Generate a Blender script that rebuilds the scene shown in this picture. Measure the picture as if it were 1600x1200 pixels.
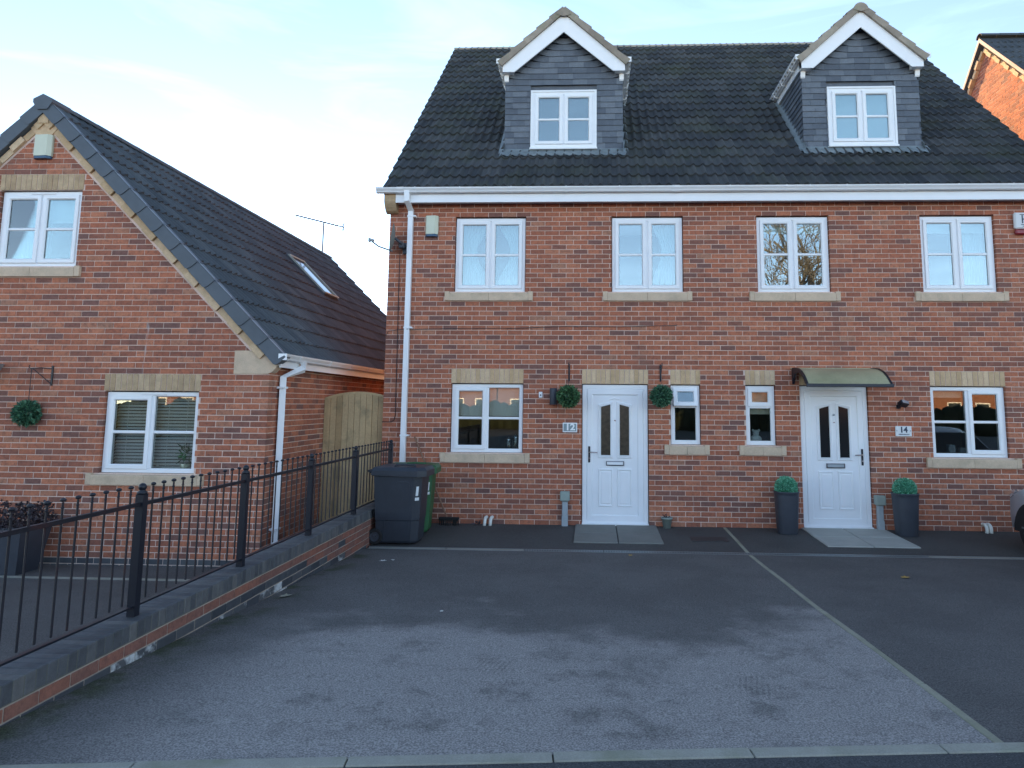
import bpy, math, random
from math import sin, cos, pi, radians, sqrt
from mathutils import Vector, Matrix
random.seed(7)
S = bpy.context.scene
for o in list(bpy.data.objects): bpy.data.objects.remove(o, do_unlink=True)
COL = S.collection

# ------------------------------------------------------------------ camera
CAM = Vector((3.0212, -10.7999, 1.7884)); FPX = 1100.0; PPX, PPY = 877.7, 496.6
YAW, PIT, ROL = radians(2.5804), radians(6.9999), radians(0.4318)
FWD = Vector((-sin(YAW)*cos(PIT), cos(YAW)*cos(PIT), sin(PIT)))
_r = Vector((cos(YAW), sin(YAW), 0)); _u = _r.cross(FWD)
RT = cos(ROL)*_r + sin(ROL)*_u; UP = -sin(ROL)*_r + cos(ROL)*_u
cd = bpy.data.cameras.new('camera'); cam = bpy.data.objects.new('camera', cd); COL.objects.link(cam)
cd.sensor_fit = 'HORIZONTAL'; cd.sensor_width = 36; cd.lens = FPX/1600*36
cd.shift_x = (800-PPX)/1600; cd.shift_y = (PPY-600)/1600
cd.clip_start = 0.05; cd.clip_end = 2000
M3 = Matrix((RT, UP, -FWD)).transposed()
cam.matrix_world = Matrix.Translation(CAM) @ M3.to_4x4()
S.camera = cam

# ------------------------------------------------------------------ sky, sun, exposure
SUN_AZ = radians(14.5)      # towards -X from +Y
SUN_EL = radians(9.5)
SKY_GAMMA = 1.0
SKY_SAT = 1.06
w = bpy.data.worlds.new('World'); S.world = w; w.use_nodes = True
nt = w.node_tree; N = nt.nodes; Lk = nt.links; N.clear()
out = N.new('ShaderNodeOutputWorld'); bg = N.new('ShaderNodeBackground')
sky = N.new('ShaderNodeTexSky'); sky.sky_type = 'NISHITA'; sky.sun_disc = False
sky.sun_elevation = SUN_EL; sky.sun_rotation = -SUN_AZ
sky.air_density = 0.45; sky.dust_density = 0.0; sky.ozone_density = 1.4
# thin cirrus streaks
tc = N.new('ShaderNodeTexCoord'); mp = N.new('ShaderNodeMapping')
mp.inputs['Rotation'].default_value = (radians(8), radians(-22), radians(25)); mp.inputs['Scale'].default_value = (1.3, 2.2, 9.0)
nz = N.new('ShaderNodeTexNoise'); nz.inputs['Scale'].default_value = 1.6; nz.inputs['Detail'].default_value = 7; nz.inputs['Roughness'].default_value = .58; nz.inputs['Distortion'].default_value = .7
rp = N.new('ShaderNodeValToRGB'); rp.color_ramp.elements[0].position = .50; rp.color_ramp.elements[1].position = .78
rp.color_ramp.elements[0].color = (0, 0, 0, 1); rp.color_ramp.elements[1].color = (.5, .5, .5, 1)
mx = N.new('ShaderNodeMix'); mx.data_type = 'RGBA'; mx.blend_type = 'MIX'
hs = N.new('ShaderNodeMix'); hs.data_type = 'RGBA'; hs.blend_type = 'MULTIPLY'; hs.inputs[0].default_value = 1
hs.inputs[7].default_value = (1.75, 1.7, 1.62, 1)
Lk.new(tc.outputs['Generated'], mp.inputs[0]); Lk.new(mp.outputs[0], nz.inputs['Vector']); Lk.new(nz.outputs[0], rp.inputs[0])
gm = N.new('ShaderNodeGamma'); gm.inputs[1].default_value = SKY_GAMMA     # thin high haze evens the whole sky out
hv = N.new('ShaderNodeHueSaturation'); hv.inputs['Saturation'].default_value = SKY_SAT
wb = N.new('ShaderNodeMix'); wb.data_type = 'RGBA'; wb.blend_type = 'MULTIPLY'; wb.inputs[0].default_value = 1; wb.inputs[7].default_value = (1.30, .925, .675, 1)   # white balance of the day, whole sky
Lk.new(hv.outputs[0], wb.inputs[6])
Lk.new(sky.outputs[0], gm.inputs[0]); Lk.new(gm.outputs[0], hv.inputs['Color'])
Lk.new(wb.outputs[2], hs.inputs[6]); Lk.new(wb.outputs[2], mx.inputs[6]); Lk.new(hs.outputs[2], mx.inputs[7]); Lk.new(rp.outputs[0], mx.inputs[0])
Lk.new(mx.outputs[2], bg.inputs[0]); bg.inputs[1].default_value = 0.15
Lk.new(bg.outputs[0], out.inputs[0])
sd = bpy.data.lights.new('sun', 'SUN'); sun = bpy.data.objects.new('sun', sd); COL.objects.link(sun)
sd.energy = 2.8; sd.angle = radians(.5); sd.color = (1.0, .62, .28)
sdir = Vector((-sin(SUN_AZ)*cos(SUN_EL), cos(SUN_AZ)*cos(SUN_EL), sin(SUN_EL)))
sun.rotation_euler = sdir.to_track_quat('Z', 'Y').to_euler(); sun.location = (-20, 60, 30)
S.view_settings.view_transform = 'Standard'; S.view_settings.look = 'None'
S.view_settings.exposure = 2.6; S.view_settings.gamma = 1; S.view_settings.use_curve_mapping = False
S.render.engine = 'CYCLES'
S.cycles.max_bounces = 8; S.cycles.transparent_max_bounces = 12

# ------------------------------------------------------------------ materials
MATS = {}
def mat(name, col=(.5, .5, .5), rough=.7, metal=0.0, ramp=None, attr=None, noise=None, bump=None, spec=None, emit=None, vary=None, streak=False):
    """ramp: list of (pos,col) looked up by the per-piece attribute; noise: (scale, amount, detail) value mottling; bump: (scale, strength)"""
    m = bpy.data.materials.new(name); m.use_nodes = True; t = m.node_tree; n = t.nodes; l = t.links
    b = n['Principled BSDF']; b.inputs['Roughness'].default_value = rough; b.inputs['Metallic'].default_value = metal
    b.inputs['Base Color'].default_value = (*col, 1)
    if spec is not None: b.inputs['Specular IOR Level'].default_value = spec
    src = None
    geo = n.new('ShaderNodeNewGeometry')
    if ramp:
        a = n.new('ShaderNodeAttribute'); a.attribute_name = 'rnd'
        r = n.new('ShaderNodeValToRGB'); els = r.color_ramp.elements
        els[0].position, els[0].color = ramp[0][0], (*ramp[0][1], 1)
        els[1].position, els[1].color = ramp[1][0], (*ramp[1][1], 1)
        for p, c in ramp[2:]:
            e = els.new(p); e.color = (*c, 1)
        l.new(a.outputs['Fac'], r.inputs[0]); src = r.outputs[0]
    if noise:
        for (sc, amt, det) in (noise if isinstance(noise[0], tuple) else (noise,)):
            z = n.new('ShaderNodeTexNoise'); z.inputs['Scale'].default_value = sc; z.inputs['Detail'].default_value = det; z.inputs['Roughness'].default_value = .6
            l.new(geo.outputs['Position'], z.inputs['Vector'])
            mr = n.new('ShaderNodeMapRange'); mr.inputs[1].default_value = .25; mr.inputs[2].default_value = .75
            mr.inputs[3].default_value = 1-amt; mr.inputs[4].default_value = 1+amt
            l.new(z.outputs[0], mr.inputs[0])
            mm = n.new('ShaderNodeMix'); mm.data_type = 'RGBA'; mm.blend_type = 'MULTIPLY'; mm.inputs[0].default_value = 1
            if src: l.new(src, mm.inputs[6])
            else: mm.inputs[6].default_value = (*col, 1)
            l.new(mr.outputs[0], mm.inputs[7]); src = mm.outputs[2]
    if vary:   # (scale, second colour, lo, hi): patches of another colour
        for (sc, c2, lo, hi, mxv) in (vary if isinstance(vary[0], tuple) else (vary,)):
            z = n.new('ShaderNodeTexNoise'); z.inputs['Scale'].default_value = sc; z.inputs['Detail'].default_value = 5; z.inputs['Roughness'].default_value = .65
            l.new(geo.outputs['Position'], z.inputs['Vector'])
            mr = n.new('ShaderNodeMapRange'); mr.inputs[1].default_value = lo; mr.inputs[2].default_value = hi; mr.inputs[4].default_value = mxv
            l.new(z.outputs[0], mr.inputs[0])
            mm = n.new('ShaderNodeMix'); mm.data_type = 'RGBA'; l.new(mr.outputs[0], mm.inputs[0])
            if src: l.new(src, mm.inputs[6])
            else: mm.inputs[6].default_value = (*col, 1)
            mm.inputs[7].default_value = (*c2, 1); src = mm.outputs[2]
    if streak:   # lime runs, taller than wide, and faint damp patches
        mpn = n.new('ShaderNodeMapping'); mpn.inputs['Scale'].default_value = (9, 9, 1.6); l.new(geo.outputs['Position'], mpn.inputs[0])
        for off, lo, hi, c2, a in ((0, .70, .78, (.62, .58, .55), .6), (30, .60, .78, (.16, .11, .09), .45)):
            z = n.new('ShaderNodeTexNoise'); z.noise_dimensions = '4D'; z.inputs['W'].default_value = off; z.inputs['Scale'].default_value = 1.0 if not off else .22; z.inputs['Detail'].default_value = 5
            l.new(mpn.outputs[0], z.inputs['Vector']); mr = n.new('ShaderNodeMapRange'); mr.inputs[1].default_value = lo; mr.inputs[2].default_value = hi; mr.inputs[4].default_value = a
            l.new(z.outputs[0], mr.inputs[0]); mm = n.new('ShaderNodeMix'); mm.data_type = 'RGBA'; l.new(mr.outputs[0], mm.inputs[0])
            l.new(src, mm.inputs[6]); mm.inputs[7].default_value = (*c2, 1); src = mm.outputs[2]
    if src: l.new(src, b.inputs['Base Color'])
    if bump:
        z = n.new('ShaderNodeTexNoise'); z.inputs['Scale'].default_value = bump[0]; z.inputs['Detail'].default_value = 4
        l.new(geo.outputs['Position'], z.inputs['Vector'])
        bp = n.new('ShaderNodeBump'); bp.inputs['Strength'].default_value = bump[1]; bp.inputs['Distance'].default_value = .004
        l.new(z.outputs[0], bp.inputs['Height']); l.new(bp.outputs[0], b.inputs['Normal'])
    MATS[name] = m
    return m
BR = [(0, (.20, .098, .080)), (.08, (.24, .105, .078)), (.22, (.32, .115, .070)), (.5, (.42, .140, .076)), (.75, (.48, .165, .088)), (.92, (.50, .19, .105)), (1, (.40, .19, .12))]
M_brick = mat('brick_red', rough=.9, ramp=BR, noise=((9, .16, 3), (70, .18, 4)), vary=((22, (.13, .062, .05), .48, .70, .62), (2.2, (.42, .24, .16), .56, .80, .18)), streak=True, bump=(160, .5))
M_mortar = mat('mortar', (.70, .53, .44), .95, streak=True, noise=((2, .16, 4), (60, .15, 3)), bump=(200, .4))
M_buff = mat('brick_buff', rough=.9, ramp=[(0, (.53, .36, .20)), (.5, (.61, .43, .26)), (1, (.67, .49, .31))], noise=((12, .14, 4), (90, .14, 3)), bump=(160, .4))
M_buffdirty = mat('brick_buff_weathered', rough=.9, ramp=[(0, (.42, .29, .17)), (.5, (.49, .35, .21)), (1, (.55, .40, .25))], noise=((12, .2, 4), (90, .14, 3)), bump=(160, .4))
M_blue = mat('brick_engineering', rough=.55, ramp=[(0, (.045, .050, .060)), (.5, (.062, .068, .078)), (1, (.085, .088, .095))], noise=((14, .2, 4),), vary=((7, (.5, .5, .5), .66, .78, .5),), bump=(90, .25))
M_lime = mat('brick_engineering_limed', rough=.7, ramp=[(0, (.05, .055, .065)), (1, (.09, .093, .10))], noise=((14, .2, 4),), vary=((5, (.62, .64, .64), .50, .60, .85),), bump=(90, .25))
M_coping = mat('coping_brick', rough=.62, ramp=[(0, (.066, .070, .078)), (.5, (.095, .100, .108)), (1, (.135, .132, .130))], noise=((18, .22, 4), (120, .12, 3)), vary=((5, (.08, .09, .055), .62, .78, .5),), bump=(120, .3))
M_stone = mat('cast_stone', (.63, .48, .34), .9, noise=((6, .12, 4), (80, .1, 3)), vary=((4.5, (.37, .30, .21), .50, .72, .5),), bump=(200, .3))
M_white = mat('upvc_white', (.87, .88, .89), .32, noise=((2.5, .03, 3),), vary=((6, (.62, .62, .58), .66, .9, .2),))
M_whited = mat('upvc_weathered', (.70, .71, .72), .4, noise=((5, .06, 4),), vary=((11, (.5, .48, .42), .62, .8, .35),))
M_tile = mat('roof_tile', rough=.82, ramp=[(0, (.030, .034, .039)), (.5, (.044, .048, .053)), (1, (.068, .071, .074))], noise=((4, .18, 4), (60, .2, 3)), vary=((1.3, (.055, .065, .036), .48, .72, .6), (14, (.13, .14, .11), .64, .78, .5)), bump=(120, .4))
M_tile2 = mat('roof_tile_dormer', rough=.9, ramp=[(0, (.26, .22, .18)), (.5, (.32, .275, .225)), (1, (.38, .33, .27))], noise=((7, .2, 4),), vary=((5, (.22, .24, .15), .50, .72, .6),), bump=(120, .4))
M_tile3 = mat('roof_tile_plain', rough=.8, ramp=[(0, (.052, .062, .072)), (.5, (.066, .078, .090)), (1, (.086, .098, .108))], noise=((4, .15, 4), (60, .16, 3)), bump=(120, .3))
M_verge = mat('verge_cap', (.075, .092, .112), .5, noise=((6, .12, 4),))
M_slate = mat('slate', rough=.55, ramp=[(0, (.078, .092, .115)), (.5, (.108, .126, .152)), (1, (.148, .168, .195))], noise=((10, .15, 4), (60, .12, 3)), bump=(90, .3))
M_lead = mat('lead', (.20, .235, .25), .5, metal=.2, noise=((9, .25, 4),), bump=(30, .5))
M_black = mat('black_paint', (.008, .010, .018), .4)
M_rust = mat('black_paint_worn', (.010, .010, .016), .5, vary=((5, (.06, .014, .012), .54, .72, .7),))
M_dark = mat('dark_plastic', (.030, .036, .048), .45, noise=((5, .15, 4), (200, .1, 2)), vary=((3, (.06, .07, .085), .55, .8, .5),), bump=(250, .15))
M_rubber = mat('rubber', (.012, .012, .013), .75)
M_green = mat('green_plastic', (.028, .115, .045), .5, noise=((6, .15, 4),), bump=(250, .15))
M_planter = mat('planter_plastic', (.050, .056, .070), .5, noise=((7, .15, 4),), bump=(200, .2))
M_cream = mat('cream_plastic', (.62, .64, .50), .45, noise=((4, .06, 3),))
M_grey = mat('grey_plastic', (.36, .40, .42), .5, noise=((8, .1, 4),))
M_greyg = mat('grey_green_plastic', (.30, .35, .31), .6, noise=((8, .12, 4),))
M_bluep = mat('blue_plastic', (.03, .09, .17), .4)
M_red = mat('red_plastic', (.25, .01, .02), .3)
M_ink = mat('ink_blue', (.02, .04, .08), .5)
M_chrome = mat('chrome', (.7, .7, .72), .2, metal=1)
M_alu = mat('aluminium', (.16, .17, .18), .55, metal=.3)
M_wood = mat('wood_fence', rough=.85, ramp=[(0, (.40, .28, .145)), (.5, (.49, .35, .19)), (1, (.55, .41, .23))], noise=((3, .15, 5), (40, .12, 3)), vary=((4, (.15, .15, .09), .5, .72, .55),), bump=(60, .4))
M_kerb = mat('kerb_concrete', (.34, .33, .28), .9, noise=((5, .12, 4), (120, .15, 3)), vary=((3, (.19, .21, .12), .5, .7, .55),), bump=(220, .5))
M_kerbg = mat('edging_concrete', (.31, .30, .23), .9, noise=((5, .12, 4), (120, .15, 3)), vary=((2.2, (.17, .18, .10), .5, .7, .5),), bump=(220, .5))
M_slab = mat('paving_slab', (.20, .20, .18), .85, noise=((3, .1, 4), (150, .12, 3)), bump=(200, .4))
M_slabw = mat('paving_slab_pale', (.40, .40, .36), .85, noise=((3, .1, 4), (150, .12, 3)), bump=(200, .4))
M_galv = mat('galvanised', (.24, .27, .28), .45, metal=.5, noise=((20, .15, 3),))
M_iron = mat('cast_iron', (.035, .037, .040), .6, metal=.0, bump=(60, .6))
M_leaf = mat('leaf_green', rough=.6, ramp=[(0, (.02, .06, .026)), (.5, (.05, .14, .055)), (1, (.12, .26, .11))])
M_leafb = mat('leaf_teal', rough=.6, ramp=[(0, (.015, .06, .035)), (.5, (.04, .14, .075)), (1, (.12, .28, .16))])
M_leaft = mat('leaf_topiary', rough=.6, ramp=[(0, (.05, .22, .13)), (.5, (.12, .45, .27)), (1, (.25, .62, .42))])
M_leafp = mat('leaf_purple', rough=.6, ramp=[(0, (.022, .016, .020)), (.5, (.045, .030, .036)), (1, (.085, .06, .065))])
M_leafy = mat('leaf_fallen', (.42, .26, .06), .7, noise=((60, .3, 3),))
M_litter = mat('litter_white', (.7, .7, .66), .7)
M_soil = mat('soil', (.035, .026, .02), .95, bump=(80, .8))
M_bark = mat('bark', (.19, .185, .18), .9, noise=((8, .2, 4),))
M_room = mat('room_wall', (.16, .13, .10), .9)
M_curt = mat('curtain_net', (.56, .60, .61), .8, noise=((5, .05, 3),))
M_blind = mat('blind_cream', (.62, .58, .46), .7)
M_blindw = mat('blind_white', (.74, .76, .76), .7)
M_canopy = mat('canopy_sheet', (.38, .36, .22), .3, noise=((3, .2, 4), (40, .1, 3)), vary=((2, (.25, .25, .13), .48, .7, .6),))
M_car = mat('car_paint', (.36, .39, .44), .3, metal=.35)
M_oppb = mat('brick_far', (.26, .12, .08), .9, noise=((6, .2, 3),))
M_hedge = mat('hedge_far', (.015, .022, .010), .9, noise=((6, .3, 3),))
M_sandp = mat('number_plate_grey', (.24, .31, .33), .5, noise=((60, .12, 3),))
M_lens = mat('lens_glass', (.5, .55, .6), .1, metal=.6)
M_orangeb = M_brick

def glassmat(name, refl, tint, rough=0.0):
    m = bpy.data.materials.new(name); m.use_nodes = True; t = m.node_tree; n = t.nodes; l = t.links; n.clear()
    o = n.new('ShaderNodeOutputMaterial'); a = n.new('ShaderNodeBsdfTransparent'); g = n.new('ShaderNodeBsdfGlossy'); x = n.new('ShaderNodeMixShader')
    a.inputs[0].default_value = (*tint, 1); g.inputs['Roughness'].default_value = rough; g.inputs[0].default_value = (.95, 1, 1, 1)
    fr = n.new('ShaderNodeFresnel'); fr.inputs[0].default_value = 1.5
    ad = n.new('ShaderNodeMath'); ad.operation = 'ADD'; ad.use_clamp = True; ad.inputs[1].default_value = refl
    geo = n.new('ShaderNodeNewGeometry'); z = n.new('ShaderNodeTexNoise'); z.inputs['Scale'].default_value = 1.3; z.inputs['Detail'].default_value = 1
    bp = n.new('ShaderNodeBump'); bp.inputs['Strength'].default_value = .045; bp.inputs['Distance'].default_value = .02
    l.new(geo.outputs['Position'], z.inputs['Vector']); l.new(z.outputs[0], bp.inputs['Height']); l.new(bp.outputs[0], g.inputs['Normal'])
    l.new(fr.outputs[0], ad.inputs[0]); l.new(ad.outputs[0], x.inputs[0]); l.new(a.outputs[0], x.inputs[1]); l.new(g.outputs[0], x.inputs[2]); l.new(x.outputs[0], o.inputs[0])
    return m
M_glass = glassmat('glass_upper', .13, (.75, .86, .86))
M_glassl = glassmat('glass_lower', .05, (.85, .88, .86))
M_glassf = mat('glass_frosted', (.045, .037, .024), .25, noise=((18, .5, 3),))

def asphalt(name, base, light, patch):
    m = bpy.data.materials.new(name); m.use_nodes = True; t = m.node_tree; n = t.nodes; l = t.links; b = n['Principled BSDF']
    b.inputs['Roughness'].default_value = .85
    geo = n.new('ShaderNodeNewGeometry')
    def noise(sc, det, ro=.6, vec=None):
        z = n.new('ShaderNodeTexNoise'); z.inputs['Scale'].default_value = sc; z.inputs['Detail'].default_value = det; z.inputs['Roughness'].default_value = ro
        l.new(vec or geo.outputs['Position'], z.inputs['Vector']); return z.outputs[0]
    def math_(op, a, bb, clamp=False):
        q = n.new('ShaderNodeMath'); q.operation = op; q.use_clamp = clamp
        for i, v in enumerate((a, bb)):
            if isinstance(v, (int, float)): q.inputs[i].default_value = v
            else: l.new(v, q.inputs[i])
        return q.outputs[0]
    def mr(v, a, bb, c=0., d=1.):
        q = n.new('ShaderNodeMapRange'); q.interpolation_type = 'SMOOTHSTEP'
        l.new(v, q.inputs[0]); q.inputs[1].default_value = a; q.inputs[2].default_value = bb; q.inputs[3].default_value = c; q.inputs[4].default_value = d; return q.outputs[0]
    def mix(f, a, c, mode='MIX'):
        q = n.new('ShaderNodeMix'); q.data_type = 'RGBA'; q.blend_type = mode
        if isinstance(f, float): q.inputs[0].default_value = f
        else: l.new(f, q.inputs[0])
        for i, v in ((6, a), (7, c)):
            if isinstance(v, tuple): q.inputs[i].default_value = (*v, 1)
            else: l.new(v, q.inputs[i])
        return q.outputs[2]
    col = mix(mr(noise(1.1, 6), .35, .65), base, tuple(x*1.25 for x in base))
    sp = n.new('ShaderNodeSeparateXYZ'); l.new(geo.outputs['Position'], sp.inputs[0])
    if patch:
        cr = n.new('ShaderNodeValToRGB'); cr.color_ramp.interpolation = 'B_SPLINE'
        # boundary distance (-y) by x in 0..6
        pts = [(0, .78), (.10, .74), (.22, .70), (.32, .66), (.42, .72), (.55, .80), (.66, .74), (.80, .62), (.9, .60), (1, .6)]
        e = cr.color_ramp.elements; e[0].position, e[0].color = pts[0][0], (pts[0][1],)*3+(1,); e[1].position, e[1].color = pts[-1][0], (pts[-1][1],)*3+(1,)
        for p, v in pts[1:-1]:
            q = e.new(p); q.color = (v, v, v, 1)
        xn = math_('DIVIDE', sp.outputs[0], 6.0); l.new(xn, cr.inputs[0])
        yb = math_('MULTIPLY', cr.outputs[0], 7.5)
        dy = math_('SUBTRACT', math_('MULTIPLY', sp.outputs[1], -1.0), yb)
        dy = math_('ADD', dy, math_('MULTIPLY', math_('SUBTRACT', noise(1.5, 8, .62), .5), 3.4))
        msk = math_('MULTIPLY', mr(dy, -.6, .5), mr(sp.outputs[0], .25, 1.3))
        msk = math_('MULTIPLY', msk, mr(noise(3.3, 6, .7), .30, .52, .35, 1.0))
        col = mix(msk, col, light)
        # moss along the boundary wall foot
        mo = math_('MULTIPLY', mr(sp.outputs[0], .50, .18), mr(noise(2.6, 5, .6), .46, .60))
        mo = math_('MULTIPLY', mo, .8); col = mix(mo, col, (.035, .05, .014))
        # little tyre prints
        for (cx_, cy_) in ((2.42, -6.15), (4.0, -6.4)):
            dx = math_('POWER', math_('MULTIPLY', math_('SUBTRACT', sp.outputs[0], cx_), 7.0), 2.0)
            dd = math_('POWER', math_('MULTIPLY', math_('SUBTRACT', sp.outputs[1], cy_), 5.5), 2.0)
            k = mr(math_('ADD', dx, dd), 1.3, .5)
            st = mr(math_('SINE', math_('ADD', math_('MULTIPLY', sp.outputs[0], 190.0), math_('MULTIPLY', sp.outputs[1], -40.0)), 0), -.2, .5)
            col = mix(math_('MULTIPLY', math_('MULTIPLY', math_('MULTIPLY', k, st), mr(noise(9, 3), .38, .62)), .45), col, base)
    else:
        col = mix(mr(noise(.9, 7, .65), .5, .75, 0, .35), col, light)
    spk = noise(105, 3, .6)
    col = mix(1.0, col, mix(mr(spk, .36, .64), (.60, .60, .60), (1.4, 1.4, 1.4)), 'MULTIPLY')
    vo = n.new('ShaderNodeTexVoronoi'); vo.inputs['Scale'].default_value = 62; l.new(geo.outputs['Position'], vo.inputs['Vector'])
    col = mix(mr(vo.outputs['Distance'], .17, .09, 0, .5), col, (.36, .35, .33))
    l.new(col, b.inputs['Base Color'])
    bp = n.new('ShaderNodeBump'); bp.inputs['Strength'].default_value = .7; bp.inputs['Distance'].default_value = .006
    l.new(noise(110, 3), bp.inputs['Height']); l.new(bp.outputs[0], b.inputs['Normal'])
    return m
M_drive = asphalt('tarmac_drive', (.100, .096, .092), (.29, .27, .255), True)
M_drive2 = asphalt('tarmac_neighbour', (.088, .084, .081), (.15, .142, .136), False)
M_apron = asphalt('tarmac_apron', (.060, .058, .056), (.09, .086, .083), False)
M_road = asphalt('tarmac_road', (.045, .048, .052), (.08, .082, .088), False)

# ------------------------------------------------------------------ geometry helpers
class Geo:
    def __init__(s): s.v = []; s.f = []; s.r = []
    def add(s, vs, fs, r=None):
        if r is None: r = random.random()
        b = len(s.v); s.v += [tuple(p) for p in vs]
        for f in fs: s.f.append(tuple(i+b for i in f)); s.r.append(r)
        return s
    def box(s, x0, x1, y0, y1, z0, z1, r=None):
        return s.add([(x0,y0,z0),(x1,y0,z0),(x1,y1,z0),(x0,y1,z0),(x0,y0,z1),(x1,y0,z1),(x1,y1,z1),(x0,y1,z1)],
                     [(0,3,2,1),(4,5,6,7),(0,1,5,4),(1,2,6,5),(2,3,7,6),(3,0,4,7)], r)
    def cbox(s, x0, x1, y0, y1, z0, z1, c=.006, r=None):
        """box with chamfered edges"""
        import itertools
        X = (x0, x1); Y = (y0, y1); Z = (z0, z1); vs = []; idx = {}
        for i in (0, 1):
            for j in (0, 1):
                for k in (0, 1):
                    sx, sy, sz = (1, -1)[i], (1, -1)[j], (1, -1)[k]
                    idx[i,j,k,0] = len(vs); vs.append((X[i], Y[j]+sy*c, Z[k]+sz*c))
                    idx[i,j,k,1] = len(vs); vs.append((X[i]+sx*c, Y[j], Z[k]+sz*c))
                    idx[i,j,k,2] = len(vs); vs.append((X[i]+sx*c, Y[j]+sy*c, Z[k]))
        fs = []
        for i in (0, 1):
            fs.append((idx[i,0,0,0], idx[i,1,0,0], idx[i,1,1,0], idx[i,0,1,0]))
            fs.append((idx[0,i,0,1], idx[1,i,0,1], idx[1,i,1,1], idx[0,i,1,1]))
            fs.append((idx[0,0,i,2], idx[1,0,i,2], idx[1,1,i,2], idx[0,1,i,2]))
        for j in (0, 1):
            for k in (0, 1):
                fs.append((idx[0,j,k,1], idx[1,j,k,1], idx[1,j,k,2], idx[0,j,k,2]))
                fs.append((idx[j,0,k,0], idx[j,1,k,0], idx[j,1,k,2], idx[j,0,k,2]))
                fs.append((idx[j,k,0,0], idx[j,k,1,0], idx[j,k,1,1], idx[j,k,0,1]))
        for i in (0, 1):
            for j in (0, 1):
                for k in (0, 1): fs.append((idx[i,j,k,0], idx[i,j,k,1], idx[i,j,k,2]))
        return s.add(vs, fs, r)
    def prism(s, poly, mp, d0, d1, r=None, back=False):
        """poly (u,v) list extruded from depth d0 to d1 by mp(u,d,v)"""
        n = len(poly); vs = [mp(u, d0, v) for u, v in poly]+[mp(u, d1, v) for u, v in poly]
        fs = [tuple(range(n, 2*n))]+[(i, (i+1) % n, (i+1) % n+n, i+n) for i in range(n)]
        if back: fs.append(tuple(reversed(range(n))))
        return s.add(vs, fs, r)
    def ring(s, x0, x1, z0, z1, prof, r=None):
        """mitred rectangular ring in the XZ plane; prof = [(inset, y), ...]"""
        vs = []; n = len(prof)
        for (cx, cz, sx, sz) in ((x0,z0,1,1),(x1,z0,-1,1),(x1,z1,-1,-1),(x0,z1,1,-1)):
            vs += [(cx+sx*i, y, cz+sz*i) for i, y in prof]
        fs = []
        for k in range(4):
            a = k*n; b = ((k+1) % 4)*n
            for j in range(n-1): fs.append((a+j, b+j, b+j+1, a+j+1))
        return s.add(vs, fs, r)
    def tube(s, pts, rad, n=8, caps=True, r=None, flat=None):
        pts = [Vector(p) for p in pts]; rads = rad if isinstance(rad, (list, tuple)) else [rad]*len(pts)
        vs = []; up = None
        for i, p in enumerate(pts):
            t = (pts[min(i+1, len(pts)-1)]-pts[max(i-1, 0)]).normalized()
            if up is None:
                up = Vector((0, 0, 1)) if abs(t.z) < .9 else Vector((0, 1, 0))
            a = t.cross(up).normalized(); b = a.cross(t).normalized(); up = b
            for k in range(n):
                an = 2*pi*(k+.5)/n; vs.append(p+(a*cos(an)+b*sin(an))*rads[i]*(sqrt(2) if n == 4 else 1))
        fs = []
        for i in range(len(pts)-1):
            for k in range(n): fs.append((i*n+k, i*n+(k+1) % n, (i+1)*n+(k+1) % n, (i+1)*n+k))
        if caps: fs += [tuple(range(n)), tuple(range((len(pts)-1)*n, len(pts)*n))]
        return s.add(vs, fs, r)
    def extr(s, prof, a, b, axis='x', r=None, caps=True):
        """closed profile (p,q) extruded along x (p=y,q=z) or y (p=x,q=z)"""
        f = (lambda t, p, q: (t, p, q)) if axis == 'x' else (lambda t, p, q: (p, t, q))
        n = len(prof); vs = [f(a, p, q) for p, q in prof]+[f(b, p, q) for p, q in prof]
        fs = [(i, (i+1) % n, (i+1) % n+n, i+n) for i in range(n)]
        if caps: fs += [tuple(range(n)), tuple(range(n, 2*n))]
        return s.add(vs, fs, r)
    def lathe(s, prof, c=(0, 0, 0), n=20, r=None, sq=1.0):
        vs = []; fs = []
        for (rr, z) in prof:
            for k in range(n):
                a = 2*pi*k/n; vs.append((c[0]+rr*cos(a), c[1]+rr*sin(a)*sq, c[2]+z))
        for i in range(len(prof)-1):
            for k in range(n): fs.append((i*n+k, i*n+(k+1) % n, (i+1)*n+(k+1) % n, (i+1)*n+k))
        return s.add(vs, fs, r)
    def sph(s, c, rad, n=10, m=6, r=None):
        R = rad if isinstance(rad, tuple) else (rad,)*3; vs = []; fs = []
        for i in range(m+1):
            ph = pi*i/m
            for k in range(n):
                a = 2*pi*k/n; vs.append((c[0]+R[0]*sin(ph)*cos(a), c[1]+R[1]*sin(ph)*sin(a), c[2]+R[2]*cos(ph)))
        for i in range(m):
            for k in range(n): fs.append((i*n+k, i*n+(k+1) % n, (i+1)*n+(k+1) % n, (i+1)*n+k))
        return s.add(vs, fs, r)
    def bar(s, p, q, w, h=None, r=None):
        p = Vector(p); q = Vector(q); t = (q-p).normalized(); h = h or w
        up = Vector((0, 0, 1)) if abs(t.z) < .95 else Vector((0, 1, 0))
        a = t.cross(up).normalized()*w/2; b = a.cross(t).normalized()*h/2
        vs = [p-a-b, p+a-b, p+a+b, p-a+b, q-a-b, q+a-b, q+a+b, q-a+b]
        return s.add(vs, [(0,3,2,1),(4,5,6,7),(0,1,5,4),(1,2,6,5),(2,3,7,6),(3,0,4,7)], r)
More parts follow.
